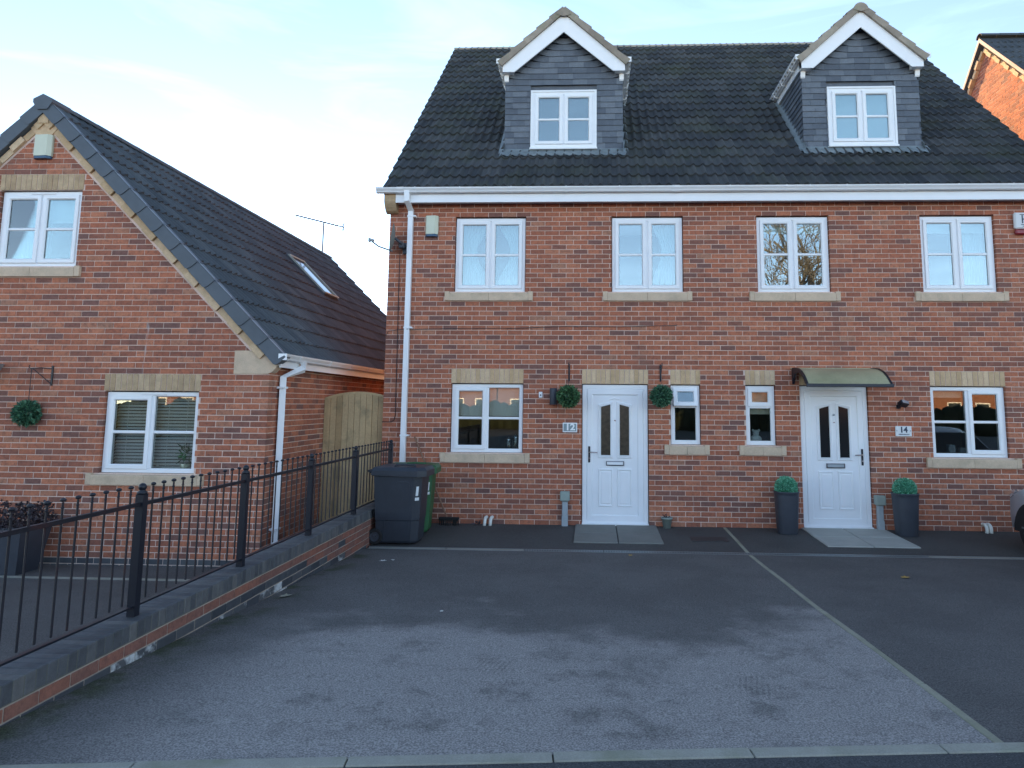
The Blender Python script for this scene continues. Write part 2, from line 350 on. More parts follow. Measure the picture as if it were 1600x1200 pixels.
    def mesh(s, name, off=(0, 0, 0), smooth=False, m=None):
        me = bpy.data.meshes.new(name); ox, oy, oz = off
        me.from_pydata([(x-ox, y-oy, z-oz) for x, y, z in s.v], [], s.f)
        at = me.attributes.new('rnd', 'FLOAT', 'FACE'); at.data.foreach_set('value', s.r)
        if smooth: me.polygons.foreach_set('use_smooth', [True]*len(s.f))
        if m: me.materials.append(m)
        me.update(); return me

WL = {}                      # world location of every object (parents unrotated while building)
def put(name, me, loc, parent=None):
    o = bpy.data.objects.new(name, me); COL.objects.link(o)
    loc = Vector(loc); WL[o] = loc
    if parent is not None: o.parent = parent; o.location = loc-WL[parent]
    else: o.location = loc
    return o
def part(name, g, m, parent, smooth=False, label=None, kind=None):
    """mesh given in world coordinates -> child object with its origin at the piece"""
    n = len(g.v); c = (sum(p[0] for p in g.v)/n, sum(p[1] for p in g.v)/n, min(p[2] for p in g.v))
    o = put(name, g.mesh(name, c, smooth, m), c, parent)
    if label: o['label'] = label
    if kind: o['kind'] = kind
    return o
def thing(name, label, cat, loc=(0, 0, 0), group=None):
    o = bpy.data.objects.new(name, None); COL.objects.link(o); o.location = loc; o.empty_display_size = .1
    WL[o] = Vector(loc); o['label'] = label; o['category'] = cat
    if group: o['group'] = group
    return o
def solo(name, g, m, label, cat, group=None, smooth=False):
    o = part(name, g, m, None, smooth); o['label'] = label; o['category'] = cat
    if group: o['group'] = group
    return o
def struct(name, g, m, smooth=False):
    o = part(name, g, m, None, smooth); o['kind'] = 'structure'; return o
def textmesh(txt, size, ext, m, bold=0.0):
    c = bpy.data.curves.new('txt', 'FONT'); c.body = txt; c.size = size; c.extrude = ext; c.offset = bold
    c.align_x = 'CENTER'; c.align_y = 'CENTER'; c.resolution_u = 3
    t = bpy.data.objects.new('txt', c); COL.objects.link(t)
    dg = bpy.context.evaluated_depsgraph_get(); me = bpy.data.meshes.new_from_object(t.evaluated_get(dg))
    bpy.data.objects.remove(t); me.materials.clear(); me.materials.append(m); return me

def clip(poly, hp):
    """keep the side a*u+b*v<=c"""
    a, b, c = hp; outp = []
    for i in range(len(poly)):
        p, q = poly[i], poly[(i+1) % len(poly)]; dp = a*p[0]+b*p[1]-c; dq = a*q[0]+b*q[1]-c
        if dp <= 0: outp.append(p)
        if (dp < 0 < dq) or (dq < 0 < dp):
            t = dp/(dp-dq); outp.append((p[0]+(q[0]-p[0])*t, p[1]+(q[1]-p[1])*t))
    return outp
def depth(p): return (Vector(p)-CAM).dot(FWD)

BV = {}
def brick_variant(key, L, D, H, m, ori):
    """shared single brick meshes: ori 'x' (face -Y), 'y' (face +X)"""
    k = (key, ori)
    if k not in BV:
        BV[k] = []
        for i in range(14):
            g = Geo(); rr = (i+.5)/14
            if ori == 'x': g.cbox(0, L, 0, D, 0, H, .003, rr)
            else: g.cbox(-D, 0, 0, L, 0, H, .003, rr)
            BV[k].append(g.mesh('brick', (0, 0, 0), False, m))
    return BV[k]

def brickwall(house, mp, ori, u0, u1, z0, ncourse, openings=(), clips=(), phase=0.0, indiv=0, m=None, thick=.09, blue=()):
    """running bond of separate bricks. mp(u,d,z)->world with d outwards. returns leftovers joined."""
    m = m or M_brick; rest = Geo(); full = []; restb = Geo()
    for c in range(ncourse):
        z = z0+c*.075; zt = z+.065
        off = phase+(.1125 if c % 2 else 0)
        cuts = sorted((a, b) for a, b, p, q in openings if p < z+.0375 < q)
        segs = []; cur = u0
        for a, b in cuts:
            if a > cur: segs.append((cur, a))
            cur = max(cur, b)
        if cur < u1: segs.append((cur, u1))
        for a, b in segs:
            k = math.floor((a-off)/.225)
            while off+k*.225 < b:
                s = max(a, off+k*.225); e = min(b, off+k*.225+.215); k += 1
                if e-s < .02: continue
                j = random.uniform(-.0015, .0022); r = random.random()
                poly = [(s, z), (e, z), (e, zt), (s, zt)]; n0 = 4; cl = False
                for hp in clips:
                    q = clip(poly, hp)
                    if len(q) != 4 or any(abs(q[i][0]-poly[i][0])+abs(q[i][1]-poly[i][1]) > 1e-6 for i in range(4)): cl = True
                    poly = q
                    if len(poly) < 3: break
                if len(poly) < 3: continue
                isb = c in blue
                if not cl and abs(e-s-.215) < 1e-4 and not isb: full.append((s, z, j, r))
                else: (restb if isb else rest).prism(poly, mp, -thick, j, r)
    full.sort(key=lambda t: depth(mp(t[0]+.1, 0, t[1])))
    vs = brick_variant(m.name, .215, thick, .065, m, ori)
    for i, (s, z, j, r) in enumerate(full):
        if i < indiv:
            put('brick', vs[int(r*13.99)], mp(s, j, z), house)
        else:
            rest.prism([(s, z), (s+.215, z), (s+.215, z+.065), (s, z+.065)], mp, -thick, j, r)
    if rest.v: part('brickwork', rest, m, house, kind='stuff')
    if restb.v: part('plinth_brickwork', restb, M_blue, house, kind='stuff')

def wallsheet(house, mp, u0, u1, z0, z1, openings=(), poly=None, rev=.13, d=-.004, m=None):
    g = Geo()
    us = sorted({u0, u1, *[x for o in openings for x in o[:2]]}); zs = sorted({z0, z1, *[x for o in openings for x in o[2:]]})
    us = [x for x in us if u0 <= x <= u1]; zs = [x for x in zs if z0 <= x <= z1]
    for i in range(len(us)-1):
        for j in range(len(zs)-1):
            cu = (us[i]+us[i+1])/2; cz = (zs[j]+zs[j+1])/2
            if any(a < cu < b and p < cz < q for a, b, p, q in openings): continue
            g.add([mp(us[i], d, zs[j]), mp(us[i+1], d, zs[j]), mp(us[i+1], d, zs[j+1]), mp(us[i], d, zs[j+1])], [(0, 1, 2, 3)])
    for a, b, p, q in openings:
        a -= .002; b += .002; p -= .002; q += .002
        for A, B in (((a, p), (b, p)), ((b, p), (b, q)), ((b, q), (a, q)), ((a, q), (a, p))):
            g.add([mp(A[0], d, A[1]), mp(B[0], d, B[1]), mp(B[0], -rev, B[1]), mp(A[0], -rev, A[1])], [(0, 1, 2, 3)])
    if poly: g.add([mp(u, d, z) for u, z in poly], [tuple(range(len(poly)))])
    return part('wall', g, m or M_mortar, house)

# roof tile: two rolls per 300 mm
def tileprof():
    p = []
    for k in range(2):
        b = k*.15
        p += [(b, 0), (b+.030, -.004), (b+.062, 0), (b+.078, .014), (b+.093, .028), (b+.108, .034), (b+.123, .028), (b+.138, .014)]
    p.append((.3, 0)); return p
TP = tileprof()
def tile_geo(g, mp, u, s, gauge, r, w=.3, lift=.040):
    """mp(u, s, h): across, up the slope, out of the slope"""
    hd = gauge+.045; vs = []; n = len(TP); k = w/.3
    for (x, h) in TP: vs.append(mp(u+x*k, s, h+lift))
    for (x, h) in TP: vs.append(mp(u+x*k, s+hd, h+.004))
    for (x, h) in TP: vs.append(mp(u+x*k, s, h*.9+lift-.030))
    fs = [(i, i+1, n+i+1, n+i) for i in range(n-1)]+[(2*n+i, 2*n+i+1, i+1, i) for i in range(n-1)]
    fs += [(0, n, 2*n), (n-1, 3*n-1, 2*n-1)]
    g.add(vs, fs, r)
def tiled(house, mp, rotm, u0, nu, ns, gauge, m, indiv, skip=None, w=.3, name='roof_tile', key='a'):
    """rotm: 3x3 matrix whose columns are the tile's axes (u, s, h)"""
    var = []
    for i in range(12):
        g = Geo(); tile_geo(g, lambda u, s, h: (u, s, h), 0, 0, gauge, (i+.5)/12, w); var.append(g.mesh(name, (0, 0, 0), False, m))
    L = []
    for j in range(ns):
        for i in range(nu):
            if skip and skip(u0+(i+.5)*w, (j+.5)*gauge): continue
            L.append((u0+i*w, j*gauge, random.random(), random.uniform(-.004, .004)))
    L.sort(key=lambda t: depth(mp(t[0], t[1], 0)))
    rest = Geo()
    for i, (u, s, r, js) in enumerate(L):
        if i < indiv:
            o = put(name, var[int(r*11.99)], mp(u, s+js, random.uniform(0, .004)), house)
            o.rotation_euler = rotm.to_euler()
        else: tile_geo(rest, lambda a, b, h: mp(a, b+js, h), u, s, gauge, r, w)
    if rest.v: part('tiling', rest, m, house, kind='stuff')

def window(house, x0, x1, z0, z1, yf, casements, bars=True, glass=None, vent=False, mats=M_white, label=None):
    """frame at y=yf (front). casements: list of booleans per light (True = opening sash)"""
    f = Geo(); fw = .055
    f.ring(x0, x1, z0, z1, [(0, yf+.06), (0, yf), (fw-.012, yf), (fw, yf+.012), (fw, yf+.06)])
    n = len(casements); iw = (x1-x0-2*fw); mw = .05
    for k in range(1, n):
        xm = x0+fw+iw*k/n; f.box(xm-mw/2, xm+mw/2, yf+.0015, yf+.058, z0+fw, z1-fw)
    wo = part('window', f, mats, house, label=label)
    for k in range(n):
        a = x0+fw+iw*k/n+(mw/2 if k else 0); b = x0+fw+iw*(k+1)/n-(mw/2 if k < n-1 else 0)
        za, zb = z0+fw, z1-fw; yg = yf+.03
        if casements[k]:
            s = Geo(); e = .008
            s.ring(a-e, b+e, za-e, zb+e, [(0, yf+.03), (0, yf-.016), (.004, yf-.02), (.046, yf-.02), (.060, yf-.004), (.060, yf+.05)])
            so = part('casement', s, mats, wo); a += .052; b -= .052; za += .052; zb -= .052; yg = yf+.012
        if bars:
            g = Geo(); zm = (za+zb)/2; g.extr([(yg-.014, zm-.012), (yg-.014, zm+.012), (yg-.002, zm+.02), (yg+.01, zm+.02), (yg+.01, zm-.02), (yg-.002, zm-.02)], a, b)
            part('glazing_bar', g, mats, wo); rows = [(za, zm-.012), (zm+.012, zb)]
        else: rows = [(za, zb)]
        for p, q in rows:
            g = Geo(); g.box(a, b, yg, yg+.004, p, q); part('pane', g, glass or M_glass, wo)
            g = Geo(); g.ring(a, b, p, q, [(0, yg-.001), (.004, yg-.001), (.004, yg)]); part('gasket', g, M_black, wo)
    if vent:
        g = Geo(); cx = (x0+x1)/2; g.cbox(cx-.17, cx+.17, yf-.014, yf+.002, z1-.035, z1-.018, .004); part('trickle_vent', g, mats, wo)
    return wo
def sill(parent, x0, x1, ztop, mp=None, y0=0.0, h=.145):
    g = Geo(); p = .045                    # sloping middle with stooled ends
    g.cbox(x0, x0+.075, y0-p, y0+.09, ztop-h, ztop, .006); g.cbox(x1-.075, x1, y0-p, y0+.09, ztop-h, ztop, .006)
    xm = (x0+x1)/2
    for a, b in ((x0+.0752, xm-.002), (xm+.002, x1-.0752)):
        g.extr([(y0-p, ztop-h), (y0-p, ztop-.03), (y0-p+.006, ztop-.024), (y0+.085, ztop-.002), (y0+.085, ztop-h)], a, b)
    return part('sill', g, M_stone, parent)
def room(house, x0, x1, z0, z1, y0, dep=2.2, m=None, ex=.5):
    g = Geo(); a, b, p, q, y1 = x0-ex, x1+ex, z0-.3, z1+.25, y0+dep
    g.add([(a,y0,p),(b,y0,p),(b,y1,p),(a,y1,p),(a,y0,q),(b,y0,q),(b,y1,q),(a,y1,q)], [(0,1,2,3),(4,5,6,7),(1,2,6,5),(2,3,7,6),(3,0,4,7)])
    # wall around the opening, inside
    for r_ in ((a, x0, p, q), (x1, b, p, q), (x0, x1, p, z0), (x0, x1, z1, q)):
        g.add([(r_[0], y0, r_[2]), (r_[1], y0, r_[2]), (r_[1], y0, r_[3]), (r_[0], y0, r_[3])], [(0,1,2,3)])
    part('room', g, m or M_room, house)
def soldiers(house, x0, x1, z0, n, m, y=0.0, kind=M_buff):
    w = (x1-x0)/n
    vs = []
    for i in range(6):
        g = Geo(); g.cbox(.004, w-.004, 0, .09, 0, .215, .003, (i+.5)/6); vs.append(g.mesh('soldier_brick', (0, 0, 0), False, kind))
    for i in range(n): put('soldier_brick', random.choice(vs), (x0+i*w, y-random.uniform(.002, .005), z0), house)
def curtain(x0, x1, z0, z1, y, m, label, cat, gather=0.0, group=None, waves=9, side=0):
    g = Geo(); n = 40; rows = 8; vs = []
    for j in range(rows+1):
        t = j/rows; z = z0+(z1-z0)*t
        for i in range(n+1):
            s = i/n; u = x0+(x1-x0)*s
            if gather: # pulled to one side lower down
                k = 1-gather*sin(pi*min(1, (1-t)*1.15))**1.5 if t < 1 else 1
                u = (x0+(u-x0)*k) if side == 0 else (x1-(x1-u)*k)
            vs.append((u, y+.013*sin(s*waves*2*pi+sin(t*3)*.8+1.5*sin(s*7)), z))
    fs = [(j*(n+1)+i, j*(n+1)+i+1, (j+1)*(n+1)+i+1, (j+1)*(n+1)+i) for j in range(rows) for i in range(n)]
    g.add(vs, fs); return solo(cat.replace(' ', '_'), g, m, label, cat, group, smooth=True)

# ================================================================== GROUND
def gz(y):
    pts = [(1.5, .02), (0, 0), (-1.65, -.045), (-2.6, -.012), (-4.6, .068), (-5.7, .135), (-7.3, .203), (-9, .26), (-60, .3)]
    for (a, p), (b, q) in zip(pts, pts[1:]):
        if a >= y >= b: return p+(q-p)*(a-y)/(a-b)
    return pts[0][1] if y > 0 else pts[-1][1]
def kerby(x): return -7.495+.1135*(x-2.126)
def sheet(x0, x1, yf0, yf1, nx, ny, zo=0.0, zf=None):
    """grid between two y functions"""
    g = Geo(); vs = []
    for j in range(ny+1):
        for i in range(nx+1):
            x = x0+(x1-x0)*i/nx; a = yf0(x) if callable(yf0) else yf0; b = yf1(x) if callable(yf1) else yf1
            y = a+(b-a)*j/ny; vs.append((x, y, (zf or (lambda X, Y: gz(Y)))(x, y)+zo))
    g.add(vs, [(j*(nx+1)+i, j*(nx+1)+i+1, (j+1)*(nx+1)+i+1, (j+1)*(nx+1)+i) for j in range(ny) for i in range(nx)]); return g
g = Geo(); g.add([(-400,-400,-.55),(400,-400,-.55),(400,500,-.55),(-400,500,-.55)], [(0,1,2,3)])
struct('ground', g, mat('earth', (.06, .06, .045), .95))
struct('driveway', sheet(.13, 4.94, -1.72, lambda x: kerby(x)+.03, 12, 30), M_drive)
struct('driveway', sheet(4.99, 16, -1.72, lambda x: kerby(x)+.03, 20, 30), M_drive2)
struct('forecourt', sheet(-.2, 16, .3, -1.58, 20, 8), M_apron)
struct('road', sheet(-14, 24, lambda x: kerby(x)-.03, -48, 20, 20, -.002), M_road)
def lz(x, y):   # neighbour's drive, lower near the house
    return -.275 if y > -2.5 else -.285+(-2.5-y)*.09
struct('driveway', sheet(-14, -.086, -1.75, lambda x: kerby(x)+.03, 14, 20, 0, lz), M_drive2)
# kerb along the road
kb = Geo()
ko = bpy.data.objects.new('kerb', None); COL.objects.link(ko); ko['kind'] = 'structure'; WL[ko] = Vector((0, 0, 0))
th = math.atan(.1135)
for k in range(-9, 14):
    L = .915*cos(th); x = .12+k*L; g = Geo(); jz = random.uniform(-.002, .002); jy = random.uniform(-.003, .003)
    g.cbox(0, .908, -.042, .042, -.12, .006, .004)
    vs = []
    for (a, b, c) in g.v:
        X = x+a*cos(th)-b*sin(th); Y = kerby(x)+a*sin(th)+b*cos(th)+jy; vs.append((X, Y, gz(kerby(X))+c+jz))
    g.v = vs; part('kerb_stone', g, M_kerb, ko)
# edging between the two drives
eo = bpy.data.objects.new('edging', None); COL.objects.link(eo); eo['kind'] = 'structure'; WL[eo] = Vector((0, 0, 0))
ys = [0.06, -.42, -1.06, -1.57, None, -1.74]
yy = -1.74; segs = [(-.02, -.62), (-.63, -1.25), (-1.26, -1.575)]
while yy > -7.1:
    segs.append((yy, max(yy-.902, -7.13))); yy -= .915
for a, b in segs:
    g = Geo(); jx = random.uniform(-.004, .004)
    g.cbox(4.94+jx, 4.99+jx, 0, 1, -.1, .004, .005)
    g.v = [(x, a+(b-a)*y, gz(a+(b-a)*y)+z) for x, y, z in g.v]; part('edging_stone', g, M_kerbg, eo)

# channel drain
dr = thing('channel_drain', 'long narrow channel drain crossing both drives in front of the brick pair', 'drain', (4, -1.65, -.045))
x = .16
while x < 12:
    x1 = min(x+.995, 12); g = Geo(); z = gz(-1.65)
    g.box(x, x1, -1.718, -1.69, -.14, z+.004); g.box(x, x1, -1.61, -1.582, -.14, z+.004); g.box(x, x1, -1.69, -1.61, -.14, z-.03)
    part('drain_body', g, M_galv, dr)
    if 1.9 < x < 6.6:
        s = Geo(); xx = x+.012
        while xx < x1-.02: s.box(xx, xx+.013, -1.69, -1.61, z-.012, z+.0035); xx += .032
        part('grating', s, M_galv, dr, label='slotted metal grating')
    else:
        s = Geo(); s.cbox(x+.004, x1-.004, -1.688, -1.612, z-.02, z+.003, .002); part('drain_cover', s, M_kerb, dr)
    x += 1.0
dr2 = thing('channel_drain', 'pale strip drain crossing the lower drive below the gabled house', 'drain', (-3, -2.52, -.28))
x = -8.9
while x < -.2:
    s = Geo(); s.cbox(x+.003, min(x+.995, -.1), -2.57, -2.47, -.33, -.270, .003); part('drain_cover', s, M_kerb, dr2); x += 1.0
# manhole cover
g = Geo(); z = gz(-.85); g.box(4.36, 4.84, -.99, -.67, z-.03, z+.006); mc = solo('manhole_cover', g, M_iron, 'small dark iron cover in the tarmac between the green drainpot and the edging', 'manhole cover')
# paving at the doors
def slabs(x0, m, label, n=2):
    t = thing('doorstep_paving', label, 'paving', (x0+.6, -.6, 0))
    for i in range(2):
        for j in range(n):
            a = x0+i*.602+random.uniform(-.002, .002); b = -.602*j-.002; g = Geo()
            dz = random.uniform(0, .004)
            g.cbox(a, a+.588, 0, 1, -.05, .014+dz, .005)
            g.v = [(x, b-.584*y, gz(b-.584*y)+z) for x, y, z in g.v]
            part('paving_slab', g, m, t)
slabs(2.765, M_slab, 'dark grey flags laid in front of the door of number 12')
slabs(6.085, M_slabw, 'pale concrete flags laid in front of the door of number 14')

# ================================================================== MAIN PAIR OF HOUSES
H = thing('semi_detached_house', 'wide red brick semi detached pair with two slate clad dormers and two white front doors', 'house', (5, 4.5, 0))
XL, XR, YB, WT = -.21, 10.14, 9.77, 4.95
mpF = lambda u, d, z: (u, -d, z)
UW = [(.84, 1.96), (3.304, 4.417), (5.548, 6.66), (8.035, 9.15)]; ZU = (3.525, 4.725)
op = [(a, b, *ZU) for a, b in UW]
LW1 = (.838, 1.955, 1.05, 2.1); D1 = (2.85, 3.86, -.01, 2.1); S1 = (4.193, 4.645, 1.2, 2.1); S2 = (5.318, 5.766, 1.2, 2.1); D2 = (6.124, 7.137, -.01, 2.1); LW2 = (8.048, 9.15, 1.05, 2.1)
lows = [LW1, D1, S1, S2, D2, LW2]; op += lows
LT = [(.838, 1.955, 15), (2.85, 3.86, 14), (4.193, 4.645, 6), (5.318, 5.766, 6), (6.124, 7.137, 14), (8.048, 9.15, 14)]
opb = op+[(a, b, 2.1, 2.325) for a, b, n in LT]
sills = [(a-.136, b+.124, ZU[0]) for a, b in UW]+[(.70, 2.066, 1.05), (4.093, 4.765, 1.2), (5.208, 5.896, 1.2), (7.936, 9.29, 1.05)]
opb += [(a, b, z-.15, z) for a, b, z in sills]
wallsheet(H, mpF, XL+.002, XR-.002, -.3, WT+.2, op)
brickwall(H, mpF, 'x', XL, XR, -.225, 69, opb, phase=XL+.215*0, indiv=300, blue=(0, 1, 2))
for a, b, n in LT: soldiers(H, a, b, 2.103, n, None)
# gable ends and back
rz = lambda y: 5.15+.981*((y if y < 4.885 else 9.77-y)+.196)
for X_, sg in ((XL, -1), (XR, 1)):
    mp = (lambda u, d, z, X_=X_, sg=sg: (X_+sg*d, u, z))
    wallsheet(H, mp, 0.0, YB, -.3, WT, (), poly=[(0, WT), (YB, WT), (YB, rz(YB)-.08), (4.885, rz(4.885)-.1), (0, rz(0)-.08)])
    if sg < 0: brickwall(H, mp, 'y', .12, YB, -.225, 136, (), clips=[(-.981, 1, 5.15+.981*.196-.12), (.981, 1, 5.15+.981*.196-.12+.981*9.77)], indiv=0)
g = Geo(); g.box(XL+.001, XR-.001, YB-.1, YB, -.3, WT); part('wall', g, M_brick, H)
# roof slopes (deck under the tiles)
al = math.atan(.981); ca, sa = cos(al), sin(al)
E0 = (-.196-.03, 5.15-.03)
def mpR(u, s, h): return (u, E0[0]+s*ca-h*sa, E0[1]+s*sa+h*ca)
RL_ = 5.111/ca
g = Geo()
g.add([mpR(XL-.03, .02, -.03), mpR(XR+.03, .02, -.03), mpR(XR+.03, RL_, -.03), mpR(XL-.03, RL_, -.03)], [(0,1,2,3)])
g.add([(XL-.06, 9.98, 4.95), (XR+.06, 9.98, 4.95), (XR+.06, 4.885, 10.1), (XL-.06, 4.885, 10.1)], [(0,1,2,3)])
part('roof', g, M_tile3, H)
rotR = Matrix(((1, 0, 0), (0, ca, -sa), (0, sa, ca)))
DORM = [(1.515, 3.505), (6.545, 8.455)]
def skipR(u, s):
    x, y, z = mpR(u, s, 0)
    for a, b in DORM:
        if a+.18 < x < b-.18 and y > .98 and z < 8.6:
            if z < 7.5 or (z < 7.9 and a+.5 < x < b-.5): return True
    return False
tiled(H, mpR, rotR, XL-.06, 35, 21, RL_/21, M_tile, 300, skipR, w=(XR-XL+.12)/35)
# ridge
def ridge(house, p0, p1, m, rad=.105, L=.45, flat=.8, name='ridge_tile'):
    p0 = Vector(p0); p1 = Vector(p1); t = (p1-p0); n = max(1, round(t.length/L)); t = t/n; side = Vector((0, 0, 1)).cross(t.normalized())
    for i in range(n):
        g = Geo(); a = p0+t*(i+.005); b = p0+t*(i+.995); vs = []
        for j, c in enumerate((a, b)):
            rr = rad*(1 if j == 0 else .97)
            for k in range(9):
                an = pi*k/8; vs.append(c+side*cos(an)*rr+Vector((0, 0, sin(an)*rr*flat)))
            for k in range(9):
                an = pi*k/8; vs.append(c+side*cos(an)*(rr-.015)+Vector((0, 0, sin(an)*(rr-.015)*flat)))
        fs = [(k, k+1, 18+k+1, 18+k) for k in range(8)]+[(k, k+1, 9+k+1, 9+k) for k in range(8)]+[(18+k, 18+k+1, 27+k+1, 27+k) for k in range(8)]
        g.add(vs, fs); part(name, g, m, house, smooth=False)
ridge(H, (XL-.06, 4.885, 10.065), (XR+.06, 4.885, 10.065), M_tile2, .12)
# verge undercloak
for X_ in (XL-.055, XR+.015):
    g = Geo(); vs = []
    for (yy_, zz_) in ((-.2, 5.13), (4.885, 10.12), (9.97, 5.13)):
        vs += [(X_, yy_, zz_-.10), (X_+.04, yy_, zz_-.10), (X_, yy_, zz_-.03), (X_+.04, yy_, zz_-.03)]
    g.add(vs, [(0,1,5,4),(2,3,7,6),(0,4,6,2),(1,3,7,5),(4,5,9,8),(6,7,11,10),(4,8,10,6),(5,7,11,9),(0,2,3,1)]); part('verge_board', g, M_mortar, H)
# eaves: soffit, fascia, gutter, brackets
g = Geo(); g.box(-.075, XR+.06, -.20, -.185, 4.905, 5.06); part('fascia', g, M_white, H)
g = Geo(); g.box(-.075, XR+.05, -.184, .0, 4.935, 4.945); part('soffit', g, M_white, H)
def gutprof(y, z, s=1): # ogee front, y = back plane, s = direction of the front
    return [(y, z), (y, z-.075), (y-s*.045, z-.082), (y-s*.075, z-.07), (y-s*.083, z-.05), (y-s*.098, z-.030), (y-s*.108, z-.018), (y-s*.108, z-.004), (y-s*.116, z), (y-s*.10, z+.002), (y-s*.094, z-.02), (y-s*.06, z-.065), (y-s*.01, z-.065), (y-s*.006, z)]
g = Geo(); g.extr(gutprof(-.203, 5.12), XL-.155, XR+.12); part('gutter', g, M_white, H)
for i, x in enumerate([.02, .25, .95, 1.75, 2.6, 3.42, 4.28, 5.1, 5.95, 6.3, 6.85, 7.7, 8.5, 9.3]):
    w_ = .11 if i in (0, 6) else .022
    g = Geo(); pr = [(p-.005 if q < 5.065 else p-.003, q-(.005 if q < 5.105 else -.004)) for p, q in gutprof(-.203, 5.12)[:9]]+[(-.203, 5.12)]
    g.extr(pr, x-w_/2, x+w_/2); part('gutter_bracket', g, M_white, H)
# downpipe
def sqpipe(house, pts, w_=.078, name='downpipe', m=M_white, label=None):
    g = Geo(); g.tube(pts, w_/2, 4); return part(name, g, m, house, label=label)
dp = sqpipe(H, [(.12, -.255, 5.09), (.12, -.255, 4.93), (.135, -.05, 4.80), (.135, -.05, .03)])
for z in (4.72, 2.95, 1.3):
    g = Geo(); g.cbox(.085, .22, -.092, 0.0, z-.014, z+.014, .003); part('pipe_clip', g, M_white, dp)
for z in (4.75, 3.02, 1.36):
    g = Geo(); g.tube([(.135, -.05, z), (.135, -.05, z+.09)], .038, 4); part('pipe_socket', g, M_white, dp)
# kneeler stone at the left verge
kn = Geo(); prof = [(0, 4.77), (-.05, 4.775), (-.10, 4.80), (-.145, 4.845), (-.18, 4.90), (-.195, 4.935), (-.195, 5.06), (0, 5.06)]
kn.extr(prof, XL-.05, -.078); kn.box(XL-.048, -.08, -.193, 0, 5.061, 5.135); part('kneeler', kn, M_buffdirty, H)

for i, ((a, b), cs) in enumerate(zip(UW, ([1, 1], [1, 1], [1, 1], [1, 1]))):
    wo = window(H, a+.012, b-.012, ZU[0]+.004, ZU[1]-.02, .045, cs)
    room(H, a, b, ZU[0], ZU[1], .14)
wl1 = window(H, LW1[0]+.012, LW1[1]-.012, 1.054, 2.085, .045, [1, 0], glass=M_glassl); room(H, LW1[0], LW1[1], 1.05, 2.1, .14)
wl2 = window(H, LW2[0]+.012, LW2[1]-.012, 1.054, 2.085, .045, [0, 1], glass=M_glassl); room(H, LW2[0], LW2[1], 1.05, 2.1, .14)
for (a, b, z) in sills: sill(H, a, b, z)
def smallwin(q, openv):
    x0, x1, z0, z1 = q; x0 += .01; x1 -= .01; z0 += .004; z1 -= .015; yf = .045; zm = z1-.315
    f = Geo(); f.ring(x0, x1, z0, z1, [(0, yf+.06), (0, yf), (.05, yf), (.06, yf+.012), (.06, yf+.06)])
    f.box(x0+.06, x1-.06, yf+.001, yf+.058, zm-.02, zm+.02)
    wo = part('window', f, M_white, H)
    s = Geo(); s.ring(x0+.035, x1-.035, zm+.01, z1-.035, [(0, yf+.03), (0, yf-.02), (.05, yf-.02), (.062, yf-.004), (.062, yf+.02)])
    g = Geo(); g.box(x0+.095, x1-.095, yf+.008, yf+.012, zm+.07, z1-.095)
    if openv:
        hz = z1-.035
        def tilt(p):
            y, z = p[1]-yf, p[2]-hz; A = -radians(14); return (p[0], yf+y*cos(A)-z*sin(A)*-1*-1, hz+z*cos(A))
        for q_ in (s, g): q_.v = [(x, y+(z-hz)*math.tan(radians(13)), z) for x, y, z in q_.v]
    part('casement', s, M_white, wo); part('pane', g, M_glass if openv else M_glassl, wo, label='small top pane tilted open' if openv else None)
    g = Geo(); g.box(x0+.06, x1-.06, yf+.03, yf+.034, z0+.06, zm-.02); part('pane', g, M_glassl, wo)
    room(H, q[0], q[1], q[2], q[3], .14, 1.5, ex=.25)
smallwin(S1, True); smallwin(S2, False)

